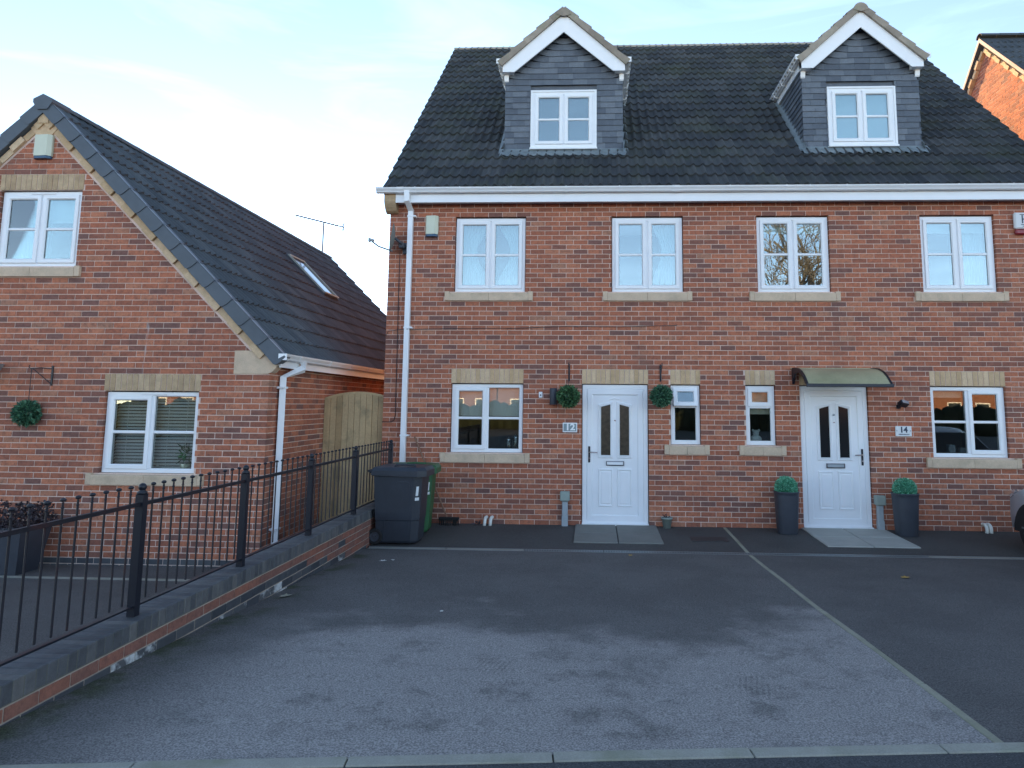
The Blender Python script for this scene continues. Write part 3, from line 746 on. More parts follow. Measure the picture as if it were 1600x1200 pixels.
def door(q, hinge_right, dark):
    x0, x1, z0, z1 = q; x0 += .012; x1 -= .012; z1 -= .012; yf = .035; z0 = .012
    f = Geo(); f.ring(x0, x1, z0-.001, z1, [(0, yf+.07), (0, yf), (.06, yf), (.07, yf+.012), (.07, yf+.07)])
    part('door_frame', f, M_white, H)
    g = Geo(); g.box(x0-.004, x1+.004, -.02, yf+.06, -.02, .028); part('threshold', g, M_white, H)
    a, b, p, t = x0+.068, x1-.068, z0+.05, z1-.068
    d = Geo(); ys = yf+.008
    # slab face as grid with two glazed openings and sunk panels
    d.ring(a, b, p, t, [(0, ys+.03), (0, ys-.006), (.008, ys-.012), (.075, ys-.012), (.087, ys-.002), (.087, ys+.004)])
    ia, ib, ip, it = a+.087, b-.087, p+.087, t-.087
    cx = (x0+x1)/2; W = .14; off = .072
    gl = []
    for sgn in (-1, 1):
        ga, gb = (cx-off-W, cx-off) if sgn < 0 else (cx+off, cx+off+W)
        gl.append((sgn, ga, gb))
    # back panel with holes: columns
    zb, zt_out, zt_in = 1.03, 1.75, 1.79
    d.add([(ia, ys+.004, ip), (ib, ys+.004, ip), (ib, ys+.004, it), (ia, ys+.004, it)], [(0,1,2,3)])
    do = part('door', d, M_white, H)
    for sgn, ga, gb in gl:
        top = [(ga, zt_in if sgn > 0 else zt_out), (gb, zt_in if sgn < 0 else zt_out)]
        poly = [(ga, zb), (gb, zb), (gb, top[1][1]), (ga, top[0][1])]
        def off_(pl, e):
            return [(pl[0][0]-e, pl[0][1]-e), (pl[1][0]+e, pl[1][1]-e), (pl[2][0]+e, pl[2][1]+e), (pl[3][0]-e, pl[3][1]+e)]
        m = Geo(); lp = [(off_(poly, .045), ys+.003), (off_(poly, .04), ys-.012), (off_(poly, .026), ys-.016), (off_(poly, .022), ys-.008), (off_(poly, .008), ys-.020), (off_(poly, 0), ys-.006), (off_(poly, 0), ys+.003)]
        vs = [(u, y, z) for L_, y in lp for u, z in L_]
        fs = [(k*4+i, k*4+(i+1) % 4, (k+1)*4+(i+1) % 4, (k+1)*4+i) for k in range(len(lp)-1) for i in range(4)]
        m.add(vs, fs); part('moulding', m, M_white, do)
        g = Geo(); g.prism(poly, lambda u, dd, z: (u, dd, z), ys+.003, ys-.003); part('pane', g, M_glassf if not dark else mat('glass_dark_door', (.012, .014, .016), .12), do)
        m = Geo(); za, zc = .30, .80; ga2, gb2 = ga-.012, gb+.012
        m.ring(ga2-.03, gb2+.03, za-.03, zc+.03, [(0, ys+.003), (.004, ys-.010), (.016, ys-.013), (.03, ys-.002), (.038, ys-.001), (.05, ys-.008), (.056, ys-.008)])
        m.add([(ga2+.026, ys-.008, za+.026), (gb2-.026, ys-.008, za+.026), (gb2-.026, ys-.008, zc-.026), (ga2+.026, ys-.008, zc-.026)], [(0,1,2,3)])
        part('raised_panel', m, M_white, do)
    # arched head line
    g = Geo(); g.tube([(cx-.10, ys-.002, 1.86), (cx, ys-.004, 1.885), (cx+.10, ys-.002, 1.86)], .006, 6); part('moulding', g, M_white, do)
    g = Geo(); g.ring(cx-.135, cx+.135, .875, .945, [(0, ys+.002), (0, ys-.016), (.012, ys-.018), (.014, ys-.012)]); lb = part('letterbox', g, mat('letterbox_edge', (.16, .17, .19) if not dark else (.12, .12, .13), .3, metal=.6), do)
    g = Geo(); g.box(cx-.121, cx+.121, ys-.014, ys+.001, .889, .931); part('letterbox_flap', g, M_white if not dark else M_grey, do)
    hx = a+.035 if not hinge_right else b-.035; s_ = 1 if not hinge_right else -1
    g = Geo(); g.cbox(hx-.016, hx+.016, ys-.022, ys-.012, .92, 1.16, .004)
    part('handle_plate', g, M_black, do)
    g = Geo(); g.tube([(hx, ys-.02, 1.075), (hx, ys-.055, 1.075), (hx+s_*.03, ys-.062, 1.075), (hx+s_*.12, ys-.058, 1.07)], .009, 8); part('handle', g, M_chrome, do)
    g = Geo(); g.tube([(hx, ys-.012, .985), (hx, ys-.03, .985)], .012, 8); part('lock', g, M_chrome, do)
    g = Geo(); g.tube([(cx, ys+.002, 1.55), (cx, ys-.012, 1.55)], .011, 10); part('spyhole', g, M_chrome, do)
    if dark:
        g = Geo(); g.tube([(cx, ys+.002, 1.66), (cx, ys-.016, 1.66)], .016, 10); part('door_knocker', g, M_grey, do)
door(D1, False, False); door(D2, True, True)
room(H, D1[0], D1[1], .3, 2.1, .14, 1.2, ex=.12); room(H, D2[0], D2[1], .3, 2.1, .14, 1.2, ex=.12)

# ---------------- dormers
def dormer(x0, x1, label):
    yf = .71; cx = (x0+x1)/2; zb = 5.98; ze = 7.52; pr = .9      # cheeks to eaves height ze
    hw = (x1-x0)/2
    ridge_z = 8.56; eave_x = hw+.05
    body = Geo()
    zc = ze+.04
    def ry(z): return (z-5.15)/.981-.196
    # body shell: front gable, cheeks
    apex = zc+hw*pr
    body.add([(x0+.01, yf+.02, 5.7), (x1-.01, yf+.02, 5.7), (x1-.01, yf+.02, zc), (cx, yf+.02, apex), (x0+.01, yf+.02, zc)], [(0,1,2,3,4)])
    for X_ in (x0+.02, x1-.02):
        body.add([(X_, yf+.02, 5.6), (X_, ry(zc)+.3, zc), (X_, yf+.02, zc)], [(0,1,2)])
    D = part('dormer', body, M_slate, H, label=label)
    wx0, wx1, wz0, wz1 = cx-.562, cx+.562, 6.085, 7.12
    # slates on the front
    ex = .104; n = 24
    rake = [(-pr, 1, zc-pr*x0-.0), (pr, 1, zc+pr*x1)]
    def slate(poly, z0, X0=None):
        # split bottom edge for the upward sweep near the rake
        g = Geo(); r = random.random()
        g.prism(poly, lambda u, d, z: (u, yf-.004-d-(.014*(1-(z-z0)/ex) if z < z0+ex else 0)+0, z), 0, .006, r, True)
        part('slate', g, M_slate, D)
    for c in range(n):
        z = zb+c*ex; 
        if z > apex-.05: break
        w0, w1 = x0-.012, x1+.012
        if z > zc-.05:
            w0 = max(w0, x0+(z-zc)/pr+.02); w1 = min(w1, x1-(z-zc)/pr-.02)
        u = w0-(random.uniform(.02, .2) if c % 2 else random.uniform(.08, .14)); 
        while u < w1:
            a = max(u, w0); b = min(u+.248, w1); u += .25
            if b-a < .03: continue
            segs_ = [(a, b)]
            if z+.02 < wz1+.03 and z+ex > wz0-.03:
                segs_ = []
                if a < wx0: segs_.append((a, min(b, wx0)))
                if b > wx1: segs_.append((max(a, wx1), b))
            for (p, q) in segs_:
                if q-p < .025: continue
                jz = random.uniform(-.003, .002)
                if z > zc-.24:  # swept courses
                    def sw(uu):
                        hv_ = .86*(8.115-z)/.71*(hw+.045)/1.02; e = hv_-abs(uu-cx); return .05*min(1.3, max(0, 1-e/.2))**1.3
                    k = 4; bot = [(p+(q-p)*i/k, z+jz+sw(p+(q-p)*i/k)) for i in range(k+1)]
                    top = [(p+(q-p)*i/k, z+ex+.01+sw(p+(q-p)*i/k)) for i in range(k, -1, -1)]
                    poly = bot+top
                else: poly = [(p, z+jz), (q, z+jz), (q, z+ex+.012), (p, z+ex+.012)]
                for hp in rake: poly = clip(poly, hp); 
                if len(poly) >= 3: slate(poly, z)
    # cheek slates
    for X_, sg in ((x0, -1), (x1, 1)):
        ch = Geo()
        for c in range(16):
            z = zb-.1+c*ex
            if z > ze+.02: break
            y1 = ry(z+ex)+.04; u = yf-.01+(0 if c % 2 else -.1)
            while u < y1:
                a = max(u, yf-.01); b = min(u+.248, y1); u += .25
                if b-a < .02: continue
                mpc = lambda uu, d, zz, z=z: (X_+sg*(-.004+d+.014*(1-(zz-z)/ex)), uu, zz)
                ch.prism([(a, z), (b, z), (b, z+ex+.01), (a, z+ex+.01)], mpc, 0, .006, None, True)
        part('cheek_slates', ch, M_slate, D, kind='stuff')
    # bargeboards
    yb0, yb1 = yf-.16, yf-.135
    cxp = cx; top = [(0, 8.44), (.82, 7.70), (1.02, 7.615)]; bot = [(0, 8.115), (.825, 7.405), (1.02, 7.405)]
    k = (hw+.045)/1.02
    for sg in (-1, 1):
        poly = [(cx+sg*u*k, z) for u, z in top]+[(cx+sg*u*k, z) for u, z in reversed(bot)]
        g = Geo(); g.prism(poly, lambda u, d, z: (u, d, z), yb1, yb0, None, True); part('bargeboard', g, M_white, D)
        # boxed end and eaves fascia running back
        xe = cx+sg*(hw+.045)
        g = Geo(); a, b = sorted((xe, xe-sg*.17)); g.box(a, b, yb1+.001, yf-.02, 7.407, 7.60); part('box_end', g, M_white, D)
        g = Geo(); a, b = sorted((xe, xe-sg*.018)); yend = ry(7.60)+.05; g.add([(a,yb1+.002,7.43),(a,ry(7.43),7.43),(a,yend,7.60),(a,yb1+.002,7.60),(b,yb1+.002,7.43),(b,ry(7.43),7.43),(b,yend,7.60),(b,yb1+.002,7.60)], [(0,1,2,3),(4,5,6,7),(0,1,5,4),(1,2,6,5),(2,3,7,6)]); part('fascia', g, M_white, D)
        g = Geo(); a, b = sorted((xe-sg*.019, X_*0+cx+sg*(hw-.0))); g.box(a, b, yf-.02, ry(7.44), 7.434, 7.444); part('soffit', g, M_whited, D)
        g = Geo(); prg = [(xe+sg*(p), q) for p, q in [(0, 7.63), (0, 7.555), (.045, 7.548), (.075, 7.56), (.083, 7.58), (.108, 7.61), (.108, 7.63), (.10, 7.63), (.09, 7.61), (.06, 7.565), (.01, 7.565), (.006, 7.63)]]
        yg1 = ry(7.60)-.05
        g.extr(prg, yb0-.03, yg1, 'y'); 
        g.box(min(xe, xe+sg*.108), max(xe, xe+sg*.108), yb0-.034, yb0-.028, 7.545, 7.632)
        part('gutter', g, M_white, D)
        for yy_ in (.95, 1.5, 2.0):
            g = Geo(); g.tube([(xe+sg*.112, yy_, 7.63), (xe+sg*.075, yy_, 7.542), (xe+sg*.0, yy_, 7.53)], .007, 4); part('gutter_bracket', g, M_white, D)
        g = Geo(); g.tube([(xe+sg*.055, yg1-.06, 7.63), (xe+sg*.06, yg1-.04, 7.50), (xe+sg*.07, yg1-.13, 7.40)], .032, 8); part('outlet', g, M_grey, D)
        # corner trim under the eaves
        g = Geo(); a, b = sorted((cx+sg*(hw+.03), cx+sg*(hw-.045))); g.extr([(yf-.05, 7.40), (yf-.03, 7.31), (yf-.015, 7.29), (yf-.015, 7.42), (yf-.05, 7.42)], a, b, 'x'); part('corner_trim', g, M_white, D)
        # dormer roof tiles
        A0 = math.atan(.90); cA, sA = cos(A0), sin(A0); ue = hw+.10
        def mpd(s_along, s, h, sg=sg): return (cx+sg*(ue-s*cA+h*sA), yb0-.03+s_along, 7.545+s*sA+h*cA)
        LL = ue/cA; tg = Geo(); nc = 5; gg = LL/nc
        for j in range(nc):
            ymax = ry(7.545+(j+1)*gg*sA)+.1-(yb0-.03); kk = 0
            while kk*.3 < ymax: tile_geo(tg, mpd, kk*.3, j*gg, gg, random.random()); kk += 1
            vt = Geo(); z0_ = j*gg
            P = [mpd(-.012, z0_, .0), mpd(-.012, z0_, .056), mpd(-.012, z0_+gg+.0, .030), mpd(-.012, z0_+gg+.0, -.06), mpd(-.012, z0_, -.06)]
            Q = [(x, y+.06, z) for x, y, z in P]; vt.add(P+Q, [tuple(range(5)), tuple(range(5, 10))]+[(i, (i+1) % 5, (i+1) % 5+5, i+5) for i in range(5)]); part('verge_tile', vt, M_tile2, D)
        part('tiling', tg, M_tile2, D, kind='stuff')
    g = Geo()
    yb = ry(8.5)
    g.add([(cx-hw-.06, yb0+.02, 7.54), (cx, yb0+.02, 8.42), (cx+hw+.06, yb0+.02, 7.54), (cx-hw-.06, ry(7.6), 7.54), (cx, yb, 8.42), (cx+hw+.06, ry(7.6), 7.54)], [(0,1,4,3), (1,2,5,4)])
    part('roof_deck', g, M_white, D)
    ridge(D, (cx, yb0-.055, 8.405), (cx, ry(8.46)+.1, 8.405), M_tile2, .125, .45, 1.0)
    g = Geo(); vs = [(cx, yb0-.053, 8.37)]+[(cx+.122*cos(pi*i/10), yb0-.053, 8.405+.122*sin(pi*i/10)) for i in range(11)]
    g.add(vs, [(0, i, i+1) for i in range(1, 11)]); part('ridge_end', g, M_tile2, D)
    # lead flashings
    g = Geo(); n = 40; vs = []
    n = 110
    for i in range(n+1):
        x = x0-.07+(x1-x0+.14)*i/n; wv = .012*sin((x-XL+.06-.08)*2*pi/.15)
        vs += [(x, yf-.035, 6.085), (x, yf-.05, 6.05), (x, yf-.16, 5.15+.981*(yf-.16+.196)+.082+wv), (x, yf-.215+.006*sin(x*40), 5.15+.981*(yf-.215+.196)+.082+wv)]
    g.add(vs, [(i*4+j, i*4+j+1, (i+1)*4+j+1, (i+1)*4+j) for i in range(n) for j in range(3)]); part('lead_apron', g, M_lead, D, smooth=True)
    for X_, sg in ((x0, -1), (x1, 1)):
        g = Geo(); vs = []; n = 16
        for i in range(n+1):
            y = yf-.12+(ry(7.45)-yf+.12)*i/n; z = 5.15+.981*(y+.196)
            vs += [(X_+sg*.004, y, z+.16), (X_+sg*.012, y, z+.07), (X_+sg*.10, y, z+.055)]
        g.add(vs, [(i*3+j, i*3+j+1, (i+1)*3+j+1, (i+1)*3+j) for i in range(n) for j in range(2)]); part('lead_soaker', g, M_lead, D, smooth=True)
    # window
    g = Geo(); g.ring(wx0, wx1, wz0, wz1, [(0, yf+.03), (0, yf-.055), (.03, yf-.055), (.03, yf+.02)]); part('window_surround', g, M_white, H)
    g = Geo(); g.cbox(wx0-.01, wx1+.01, yf-.085, yf-.0, wz0-.02, wz0+.012, .004); part('window_sill', g, M_white, H)
    window(H, wx0+.03, wx1-.03, wz0+.03, wz1-.03, yf-.04, [1, 1])
    g = Geo(); a, b, p, q, y0, y1 = wx0+.02, wx1-.02, wz0, wz1, yf+.016, yf+.8
    g.add([(a,y0,p),(b,y0,p),(b,y1,p),(a,y1,p),(a,y0,q),(b,y0,q),(b,y1,q),(a,y1,q)], [(0,1,2,3),(4,5,6,7),(1,2,6,5),(2,3,7,6),(3,0,4,7),(0,1,5,4)]); part('room', g, M_curt if x0 > 5 else M_room, H)
dormer(*DORM[0], 'slate clad dormer left of the middle'); dormer(*DORM[1], 'slate clad dormer right of the middle with its left cheek in view')

# ---------------- things in the windows
curtain(.90, 1.36, 3.58, 4.66, .22, M_curt, 'white net curtain tied back in the left light of the leftmost upstairs window', 'net curtain', .45, 'net curtains', side=0)
curtain(1.50, 1.90, 3.58, 4.66, .22, M_curt, 'white net curtain tied back in the right light of the leftmost upstairs window', 'net curtain', .5, 'net curtains', side=1)
curtain(3.95, 4.37, 3.58, 4.66, .22, M_curt, 'white net curtain in the right light of the second upstairs window', 'net curtain', .35, 'net curtains', side=1)
for (a, b), s_ in ((UW[2], 'third'), (UW[3], 'rightmost')):
    g = Geo(); g.box(a+.03, b-.03, .16, .165, 4.47, 4.72); solo('roller_blind', g, M_blindw, 'white roller blind partly lowered in the %s upstairs window' % s_, 'blind', 'roller blinds')
curtain(8.66, 9.1, 3.58, 4.66, .24, M_curt, 'pale curtain in the right light of the rightmost upstairs window', 'net curtain', .3, 'net curtains', side=1)
g = Geo(); g.sph((8.93, .30, 3.52), (.19, .04, .19), 16, 10); solo('dressing_mirror', g, M_grey, 'rounded mirror top standing on the ledge of the rightmost upstairs window', 'mirror', smooth=True)
g = Geo(); g.extr([(.155, 1.60), (.158, 1.60), (.158, 2.08), (.155, 2.08)], .87, 1.93); solo('roller_blind', g, M_blindw, 'translucent white roller blind half lowered in the kitchen window of number 12', 'blind', 'roller blinds')
for a, b in ((8.10, 8.58), (8.62, 9.10)):
    g = Geo(); g.box(a, b, .16, .165, 1.93 if a < 8.5 else 1.97, 2.09); solo('roller_blind', g, M_blind, 'cream blind rolled nearly up in the %s half of number 14 front window' % ('left' if a < 8.5 else 'right'), 'blind', 'roller blinds')
g = Geo(); g.box(5.35, 5.74, .15, .155, 1.66, 2.08); solo('roller_blind', g, M_blind, 'cream blind lowered in the small window beside the door of number 14', 'blind', 'roller blinds')
def jar(x, h, lab):
    t = thing('storage_jar', lab, 'jar', (x, .19, 1.06))
    g = Geo(); g.lathe([(0, 0), (.045, 0), (.047, .01), (.047, h*.8), (.038, h*.88), (.038, h*.9)], (x, .19, 1.06), 12); part('body', g, M_glassl, t, True)
    g = Geo(); g.lathe([(.0475, h*.80), (.047, h*.82), (.04, h*.92), (.01, h*.97), (.01, h), (0, h)], (x, .19, 1.06), 12); part('lid', g, M_chrome, t, True)
jar(1.72, .22, 'shorter glass jar with a metal lid inside the kitchen window of number 12'); jar(1.83, .26, 'taller glass jar with a metal lid inside the kitchen window of number 12')
g = Geo(); g.cbox(1.06, 1.26, .17, .30, 1.06, 1.15, .02); solo('folded_towel', g, M_litter, 'white folded towel on the ledge in the left half of the kitchen window', 'towel', smooth=True)
for x in (8.36, 8.52):
    g = Geo(); g.cbox(x, x+.10, .17, .27, 1.06, 1.06+(.17 if x < 8.5 else .13), .01); solo('storage_box', g, M_lens, 'pale %s box on the inside ledge of the window of number 14' % ('taller' if x < 8.5 else 'shorter'), 'box')
# teddy in the small window
t = thing('soft_toy', 'pale round soft toy sitting inside the small window of number 14', 'toy', (5.5, .2, 1.23))
g = Geo(); g.sph((5.50, .19, 1.28), (.09, .06, .07), 12, 8); part('body', g, M_curt, t, True)
g = Geo(); g.sph((5.50, .18, 1.375), .05, 12, 8); part('head', g, M_curt, t, True)
for s_ in (-1, 1):
    g = Geo(); g.sph((5.50+s_*.045, .18, 1.415), .02, 8, 6); part('ear', g, M_curt, t, True)

# ---------------- fittings on the main front
def alarm(loc, m_base, lab, sc=1.0, txt=None):
    x, y, z = loc; t = thing('alarm_box', lab, 'alarm box', loc)
    g = Geo(); w_, h = .10*sc, .33
    pf = [(x-w_, y), (x-w_, y-.03), (x-w_+.02, y-.06), (x+w_-.045, y-.075), (x+w_, y-.035), (x+w_, y)]
    vs = [(a, b, z+.035) for a, b in pf]+[(a, b, z+h) for a, b in pf]; n = 6
    g.add(vs, [tuple(range(n)), tuple(range(n, 2*n))]+[(i, (i+1) % n, (i+1) % n+n, i+n) for i in range(n)]); part('cover', g, M_cream, t)
    pf2 = [(a*.94+x*.06, b*.9+y*.1) for a, b in pf]; g = Geo()
    g.add([(a, b, z) for a, b in pf2]+[(a, b, z+.034) for a, b in pf2], [tuple(range(n)), tuple(range(n, 2*n))]+[(i, (i+1) % n, (i+1) % n+n, i+n) for i in range(n)]); part('base', g, m_base, t)
    return t
alarm((.47, -.004, 4.40), M_bluep, 'cream alarm box with dark blue base high on the brick beside the white downpipe')
# right-hand alarm, larger, with a letter
t = thing('alarm_box', 'white alarm box with red base and a dark letter H', 'alarm box', (9.62, -.004, 4.40))
g = Geo(); g.cbox(9.42, 9.82, -.07, -.003, 4.485, 4.74, .02); part('cover', g, M_blindw, t)
g = Geo(); g.cbox(9.43, 9.81, -.06, -.003, 4.40, 4.483, .018); part('base', g, M_red, t)
me = textmesh('H', .19, .002, M_ink, -.0015); o = put('lettering', me, (9.575, -.073, 4.625), t); o.rotation_euler = (pi/2, 0, 0)
g = Geo(); g.box(9.505, 9.645, -.0745, -.069, 4.542, 4.550); g.box(9.495, 9.655, -.0745, -.069, 4.70, 4.708); g.box(9.53, 9.64, -.0745, -.069, 4.518, 4.527); part('lettering', g, M_ink, t)
# number 12 and 14 plates
t = thing('house_number_plate', 'small square edged slate grey plate with white number 12 beside the left door', 'number plate', (2.67, -.01, 1.37))
g = Geo(); g.cbox(2.562, 2.782, -.018, -.003, 1.368, 1.512, .004); part('backing', g, M_white, t)
g = Geo(); g.box(2.576, 2.768, -.0205, -.0175, 1.385, 1.496); part('face', g, M_sandp, t)
me = textmesh('12', .13, .002, M_white, .0045); o = put('numerals', me, (2.675, -.0225, 1.442), t); o.rotation_euler = (pi/2, 0, 0); o.scale = (1.15, 1, 1)
t = thing('house_number_plate', 'pale plate with dark number 14 and a small line of print beside the right door', 'number plate', (7.62, -.01, 1.36))
g = Geo(); g.cbox(7.508, 7.742, -.018, -.003, 1.355, 1.505, .004); part('face', g, M_blindw, t)
me = textmesh('14', .115, .002, M_ink, .0035); o = put('numerals', me, (7.625, -.0205, 1.447), t); o.rotation_euler = (pi/2, 0, 0)
g = Geo(); x = 7.55; random.seed(3)
while x < 7.70:
    w_ = random.uniform(.004, .009); g.box(x, x+w_, -.0205, -.0175, 1.378, 1.378+random.uniform(.008, .014)); x += w_+.003
part('small_print', g, M_ink, t)
g = Geo()
for x in (7.525, 7.725): g.tube([(x, -.017, 1.435), (x, -.022, 1.435)], .006, 8)
part('fixing_screw', g, M_ink, t)
# cylinder lamp
t = thing('wall_lamp', 'dark cylindrical up and down wall lamp left of the hanging ball at number 12', 'wall lamp', (2.42, -.05, 1.78))
g = Geo(); g.lathe([(.03, 0), (.052, 0), (.056, .01), (.056, .24), (.052, .25), (.03, .25)], (2.42, -.085, 1.78), 20); part('body', g, M_planter, t, True)
g = Geo(); g.box(2.40, 2.44, -.035, -.002, 1.86, 1.95); part('bracket', g, M_planter, t)
g = Geo(); g.cbox(2.195, 2.25, -.03, -.003, 1.885, 1.975, .005); db = thing('doorbell', 'small white bell unit on the brick left of the dark wall lamp', 'doorbell', (2.22, 0, 1.89)); part('case', g, M_white, db)
g = Geo(); g.tube([(2.222, -.03, 1.925), (2.222, -.034, 1.925)], .012, 10); part('button', g, M_planter, db)
# floodlight
t = thing('floodlight', 'small black wall floodlight above the number 14 plate', 'floodlight', (7.59, 0, 1.8))
g = Geo(); g.cbox(-.07, .07, -.05, .05, -.035, .035, .012); R_ = Matrix.Rotation(radians(-35), 3, 'X') @ Matrix.Rotation(radians(20), 3, 'Z')
g.v = [tuple(R_ @ Vector(p)+Vector((7.60, -.11, 1.835))) for p in g.v]; part('housing', g, M_black, t)
g = Geo(); g.box(-.055, .055, -.053, -.0502, -.025, .025); g.v = [tuple(R_ @ Vector(p)+Vector((7.60, -.11, 1.835))) for p in g.v]; part('lens', g, M_lens, t)
g = Geo(); g.tube([(7.57, -.003, 1.79), (7.57, -.06, 1.79), (7.59, -.09, 1.82)], .015, 8); g.cbox(7.54, 7.60, -.02, -.002, 1.76, 1.82, .004); part('arm', g, M_black, t)

def leafball(g, c, r, n, ls, spread=.12, seed=1, sq=1.0, elong=2.2):
    rn = random.Random(seed)
    for i in range(n):
        u = rn.uniform(-1, 1); a = rn.uniform(0, 2*pi); k = sqrt(1-u*u); d = Vector((k*cos(a), k*sin(a), u))
        rr = r*(1-rn.random()**2*spread*2.2)*(1+rn.uniform(-.03, .05)); p = Vector(c)+Vector((d.x*rr, d.y*rr, d.z*rr*sq))
        t = (d+Vector((rn.uniform(-1, 1), rn.uniform(-1, 1), rn.uniform(-1, 1)))*.75).normalized()
        s_ = t.cross(Vector((rn.uniform(-1, 1), rn.uniform(-1, 1), rn.uniform(-1, 1)))).normalized()
        L_ = ls*elong*rn.uniform(.6, 1.2); w_ = ls*.5*rn.uniform(.7, 1.2)
        g.add([p-s_*w_*.3, p+t*L_*.5-s_*w_, p+t*L_, p+t*L_*.5+s_*w_, p+s_*w_*.3], [(0, 1, 2, 3, 4)], rn.random())
def hangball(c, r, lab, m, seed, chain_top):
    t = thing('hanging_topiary_ball', lab, 'topiary ball', c, 'hanging topiary balls')
    g = Geo(); g.sph(c, r*.66, 14, 9, 0.0); leafball(g, c, r*.88, 1500, .022, .2, seed); part('foliage', g, m, t)
    g = Geo(); g.tube([(c[0], c[1], c[2]+r*.8), (c[0], c[1], chain_top)], .003, 4); part('chain', g, M_black, t)
def bracket(x, y, z, lab, ln=.26, side=0):
    t = thing('hanging_bracket', lab, 'bracket', (x, y, z), 'hanging basket brackets')
    g = Geo(); g.box(x-.012, x+.012, y-.012, y-.002, z-.12, z+.14); part('back_plate', g, M_black, t)
    g = Geo(); ex_, ey_ = (0, -ln) if side == 0 else (-ln*.97, -.06)
    P = lambda s, zz: (x+ex_*s, y-.012+ey_*s, z+zz)
    g.tube([P(0, .10), P(.5, .11), P(1, .10), P(1.06, .12), P(1.02, .145)], .006, 6); part('arm', g, M_black, t)
    g = Geo(); g.tube([P(0, -.10), P(.35, -.02), P(.75, .07), P(.9, .10)], .005, 6); part('brace', g, M_black, t)
bracket(2.655, 0, 2.26, 'black scrolled bracket on the brick above the ball left of the door of number 12')
hangball((2.652, -.22, 1.905), .165, 'round leafy ball hanging left of the door of number 12', M_leaf, 1, 2.36)
bracket(4.045, 0, 2.26, 'black bracket above the ball between the door and small window of number 12')
hangball((4.035, -.22, 1.92), .16, 'round leafy ball hanging between the door and the small window of number 12', M_leafb, 2, 2.36)
# canopy
t = thing('door_canopy', 'curved pale green canopy on a black bracket over the door of number 14', 'canopy', (6.6, 0, 2.2))
cv = [(-.0, 2.345), (-.15, 2.345), (-.30, 2.33), (-.46, 2.285), (-.60, 2.21), (-.72, 2.11), (-.75, 2.075)]
g = Geo(); vs = [(x, y, z) for x in (6.02, 7.20) for y, z in cv]+[(x, y, z-.008) for x in (6.02, 7.20) for y, z in cv]; n = len(cv)
g.add(vs, [(i, i+1, n+i+1, n+i) for i in range(n-1)]+[(2*n+i, 2*n+i+1, 3*n+i+1, 3*n+i) for i in range(n-1)]); part('sheet', g, M_canopy, t, True)
for x in (6.03, 7.19):
    g = Geo(); ol = cv+[(-.73, 2.06), (-.66, 2.10), (-.54, 2.20), (-.42, 2.25), (-.28, 2.27), (-.16, 2.25), (-.08, 2.19), (-.05, 2.11), (0, 2.10)]
    g.add([(x-.014, y, z+.012) for y, z in ol]+[(x+.014, y, z+.012) for y, z in ol], [tuple(range(len(ol))), tuple(range(len(ol), 2*len(ol)))]+[(i, (i+1) % len(ol), (i+1) % len(ol)+len(ol), i+len(ol)) for i in range(len(ol))]); part('bracket', g, M_black, t)
g = Geo(); g.extr([(-.74, 2.055), (-.765, 2.065), (-.76, 2.10), (-.74, 2.105)], 6.01, 7.21); part('front_bar', g, M_black, t)
g = Geo(); g.box(6.0, 7.22, -.02, -.003, 2.34, 2.362); part('back_bar', g, M_canopy, t)
# cables
g = Geo(); pts = [(-.205, -.008, 2.83), (-.17, -.012, 2.90), (0, -.012, 2.925), (.15, -.095, 2.925), (.3, -.012, 2.93)]+[(x, -.012, 2.93+.01*sin(x*3)+.016*x) for x in (1, 1.8, 2.6, 3.4, 4.3)]+[(4.305, -.012, 3.02)]
solo('cable', g.tube(pts, .0045, 5), M_black, 'thin dark cable running level across the brick between the floors of number 12', 'cable')
g = Geo(); solo('cable', g.tube([(-.03, -.012, 4.15), (-.03, -.012, 3.6), (-.02, -.012, 2.6), (-.012, -.012, 1.60), (-.03, -.012, 1.53), (-.07, -.012, 1.50), (-.215, -.012, 1.50)], .0055, 5), M_rust, 'dark cable dropping from the satellite dish down the brick left of the downpipe', 'cable')
# satellite dish
t = thing('satellite_dish', 'grey satellite dish seen edge on at the top left corner of the brick front', 'satellite dish', (-.05, -.1, 4.2))
g = Geo(); vs = []; fs = []; n = 24
C_ = Vector((-.06, -.22, 4.33)); nrm = Vector((-.97, -.24, .12)).normalized(); a_ = nrm.cross(Vector((0, 0, 1))).normalized(); b_ = a_.cross(nrm)
for j in range(6):
    rr = j/5
    for k in range(n):
        an = 2*pi*k/n; vs.append(C_+a_*cos(an)*rr*.20+b_*sin(an)*rr*.235+nrm*(rr*rr*.05))
for j in range(5):
    for k in range(n): fs.append((j*n+k, j*n+(k+1) % n, (j+1)*n+(k+1) % n, (j+1)*n+k))
g.add(vs, fs); part('reflector', g, mat('dish_grey', (.20, .21, .20), .6), t, True)
g = Geo(); g.tube([tuple(C_+b_*-.21), tuple(C_+nrm*.22+b_*-.17), tuple(C_+nrm*.33+b_*-.11)], .012, 6); part('feed_arm', g, M_alu, t)
g = Geo(); p = C_+nrm*.34+b_*-.09; g.tube([tuple(p+Vector((-.03, 0, .01))), tuple(p+Vector((.035, 0, -.01)))], .024, 8); g.cbox(p.x-.045, p.x-.02, p.y-.03, p.y+.03, p.z-.03, p.z+.035, .005); part('receiver', g, M_grey, t)
g = Geo(); g.tube([tuple(C_-nrm*.0), tuple(C_-nrm*.08+Vector((0, 0, -.05))), (.04, -.10, 4.24), (.07, -.02, 4.22)], .022, 8); g.cbox(.02, .12, -.035, -.003, 4.12, 4.30, .006); g.cbox(-.02, .06, -.16, -.07, 4.19, 4.28, .01); part('mount', g, M_planter, t)
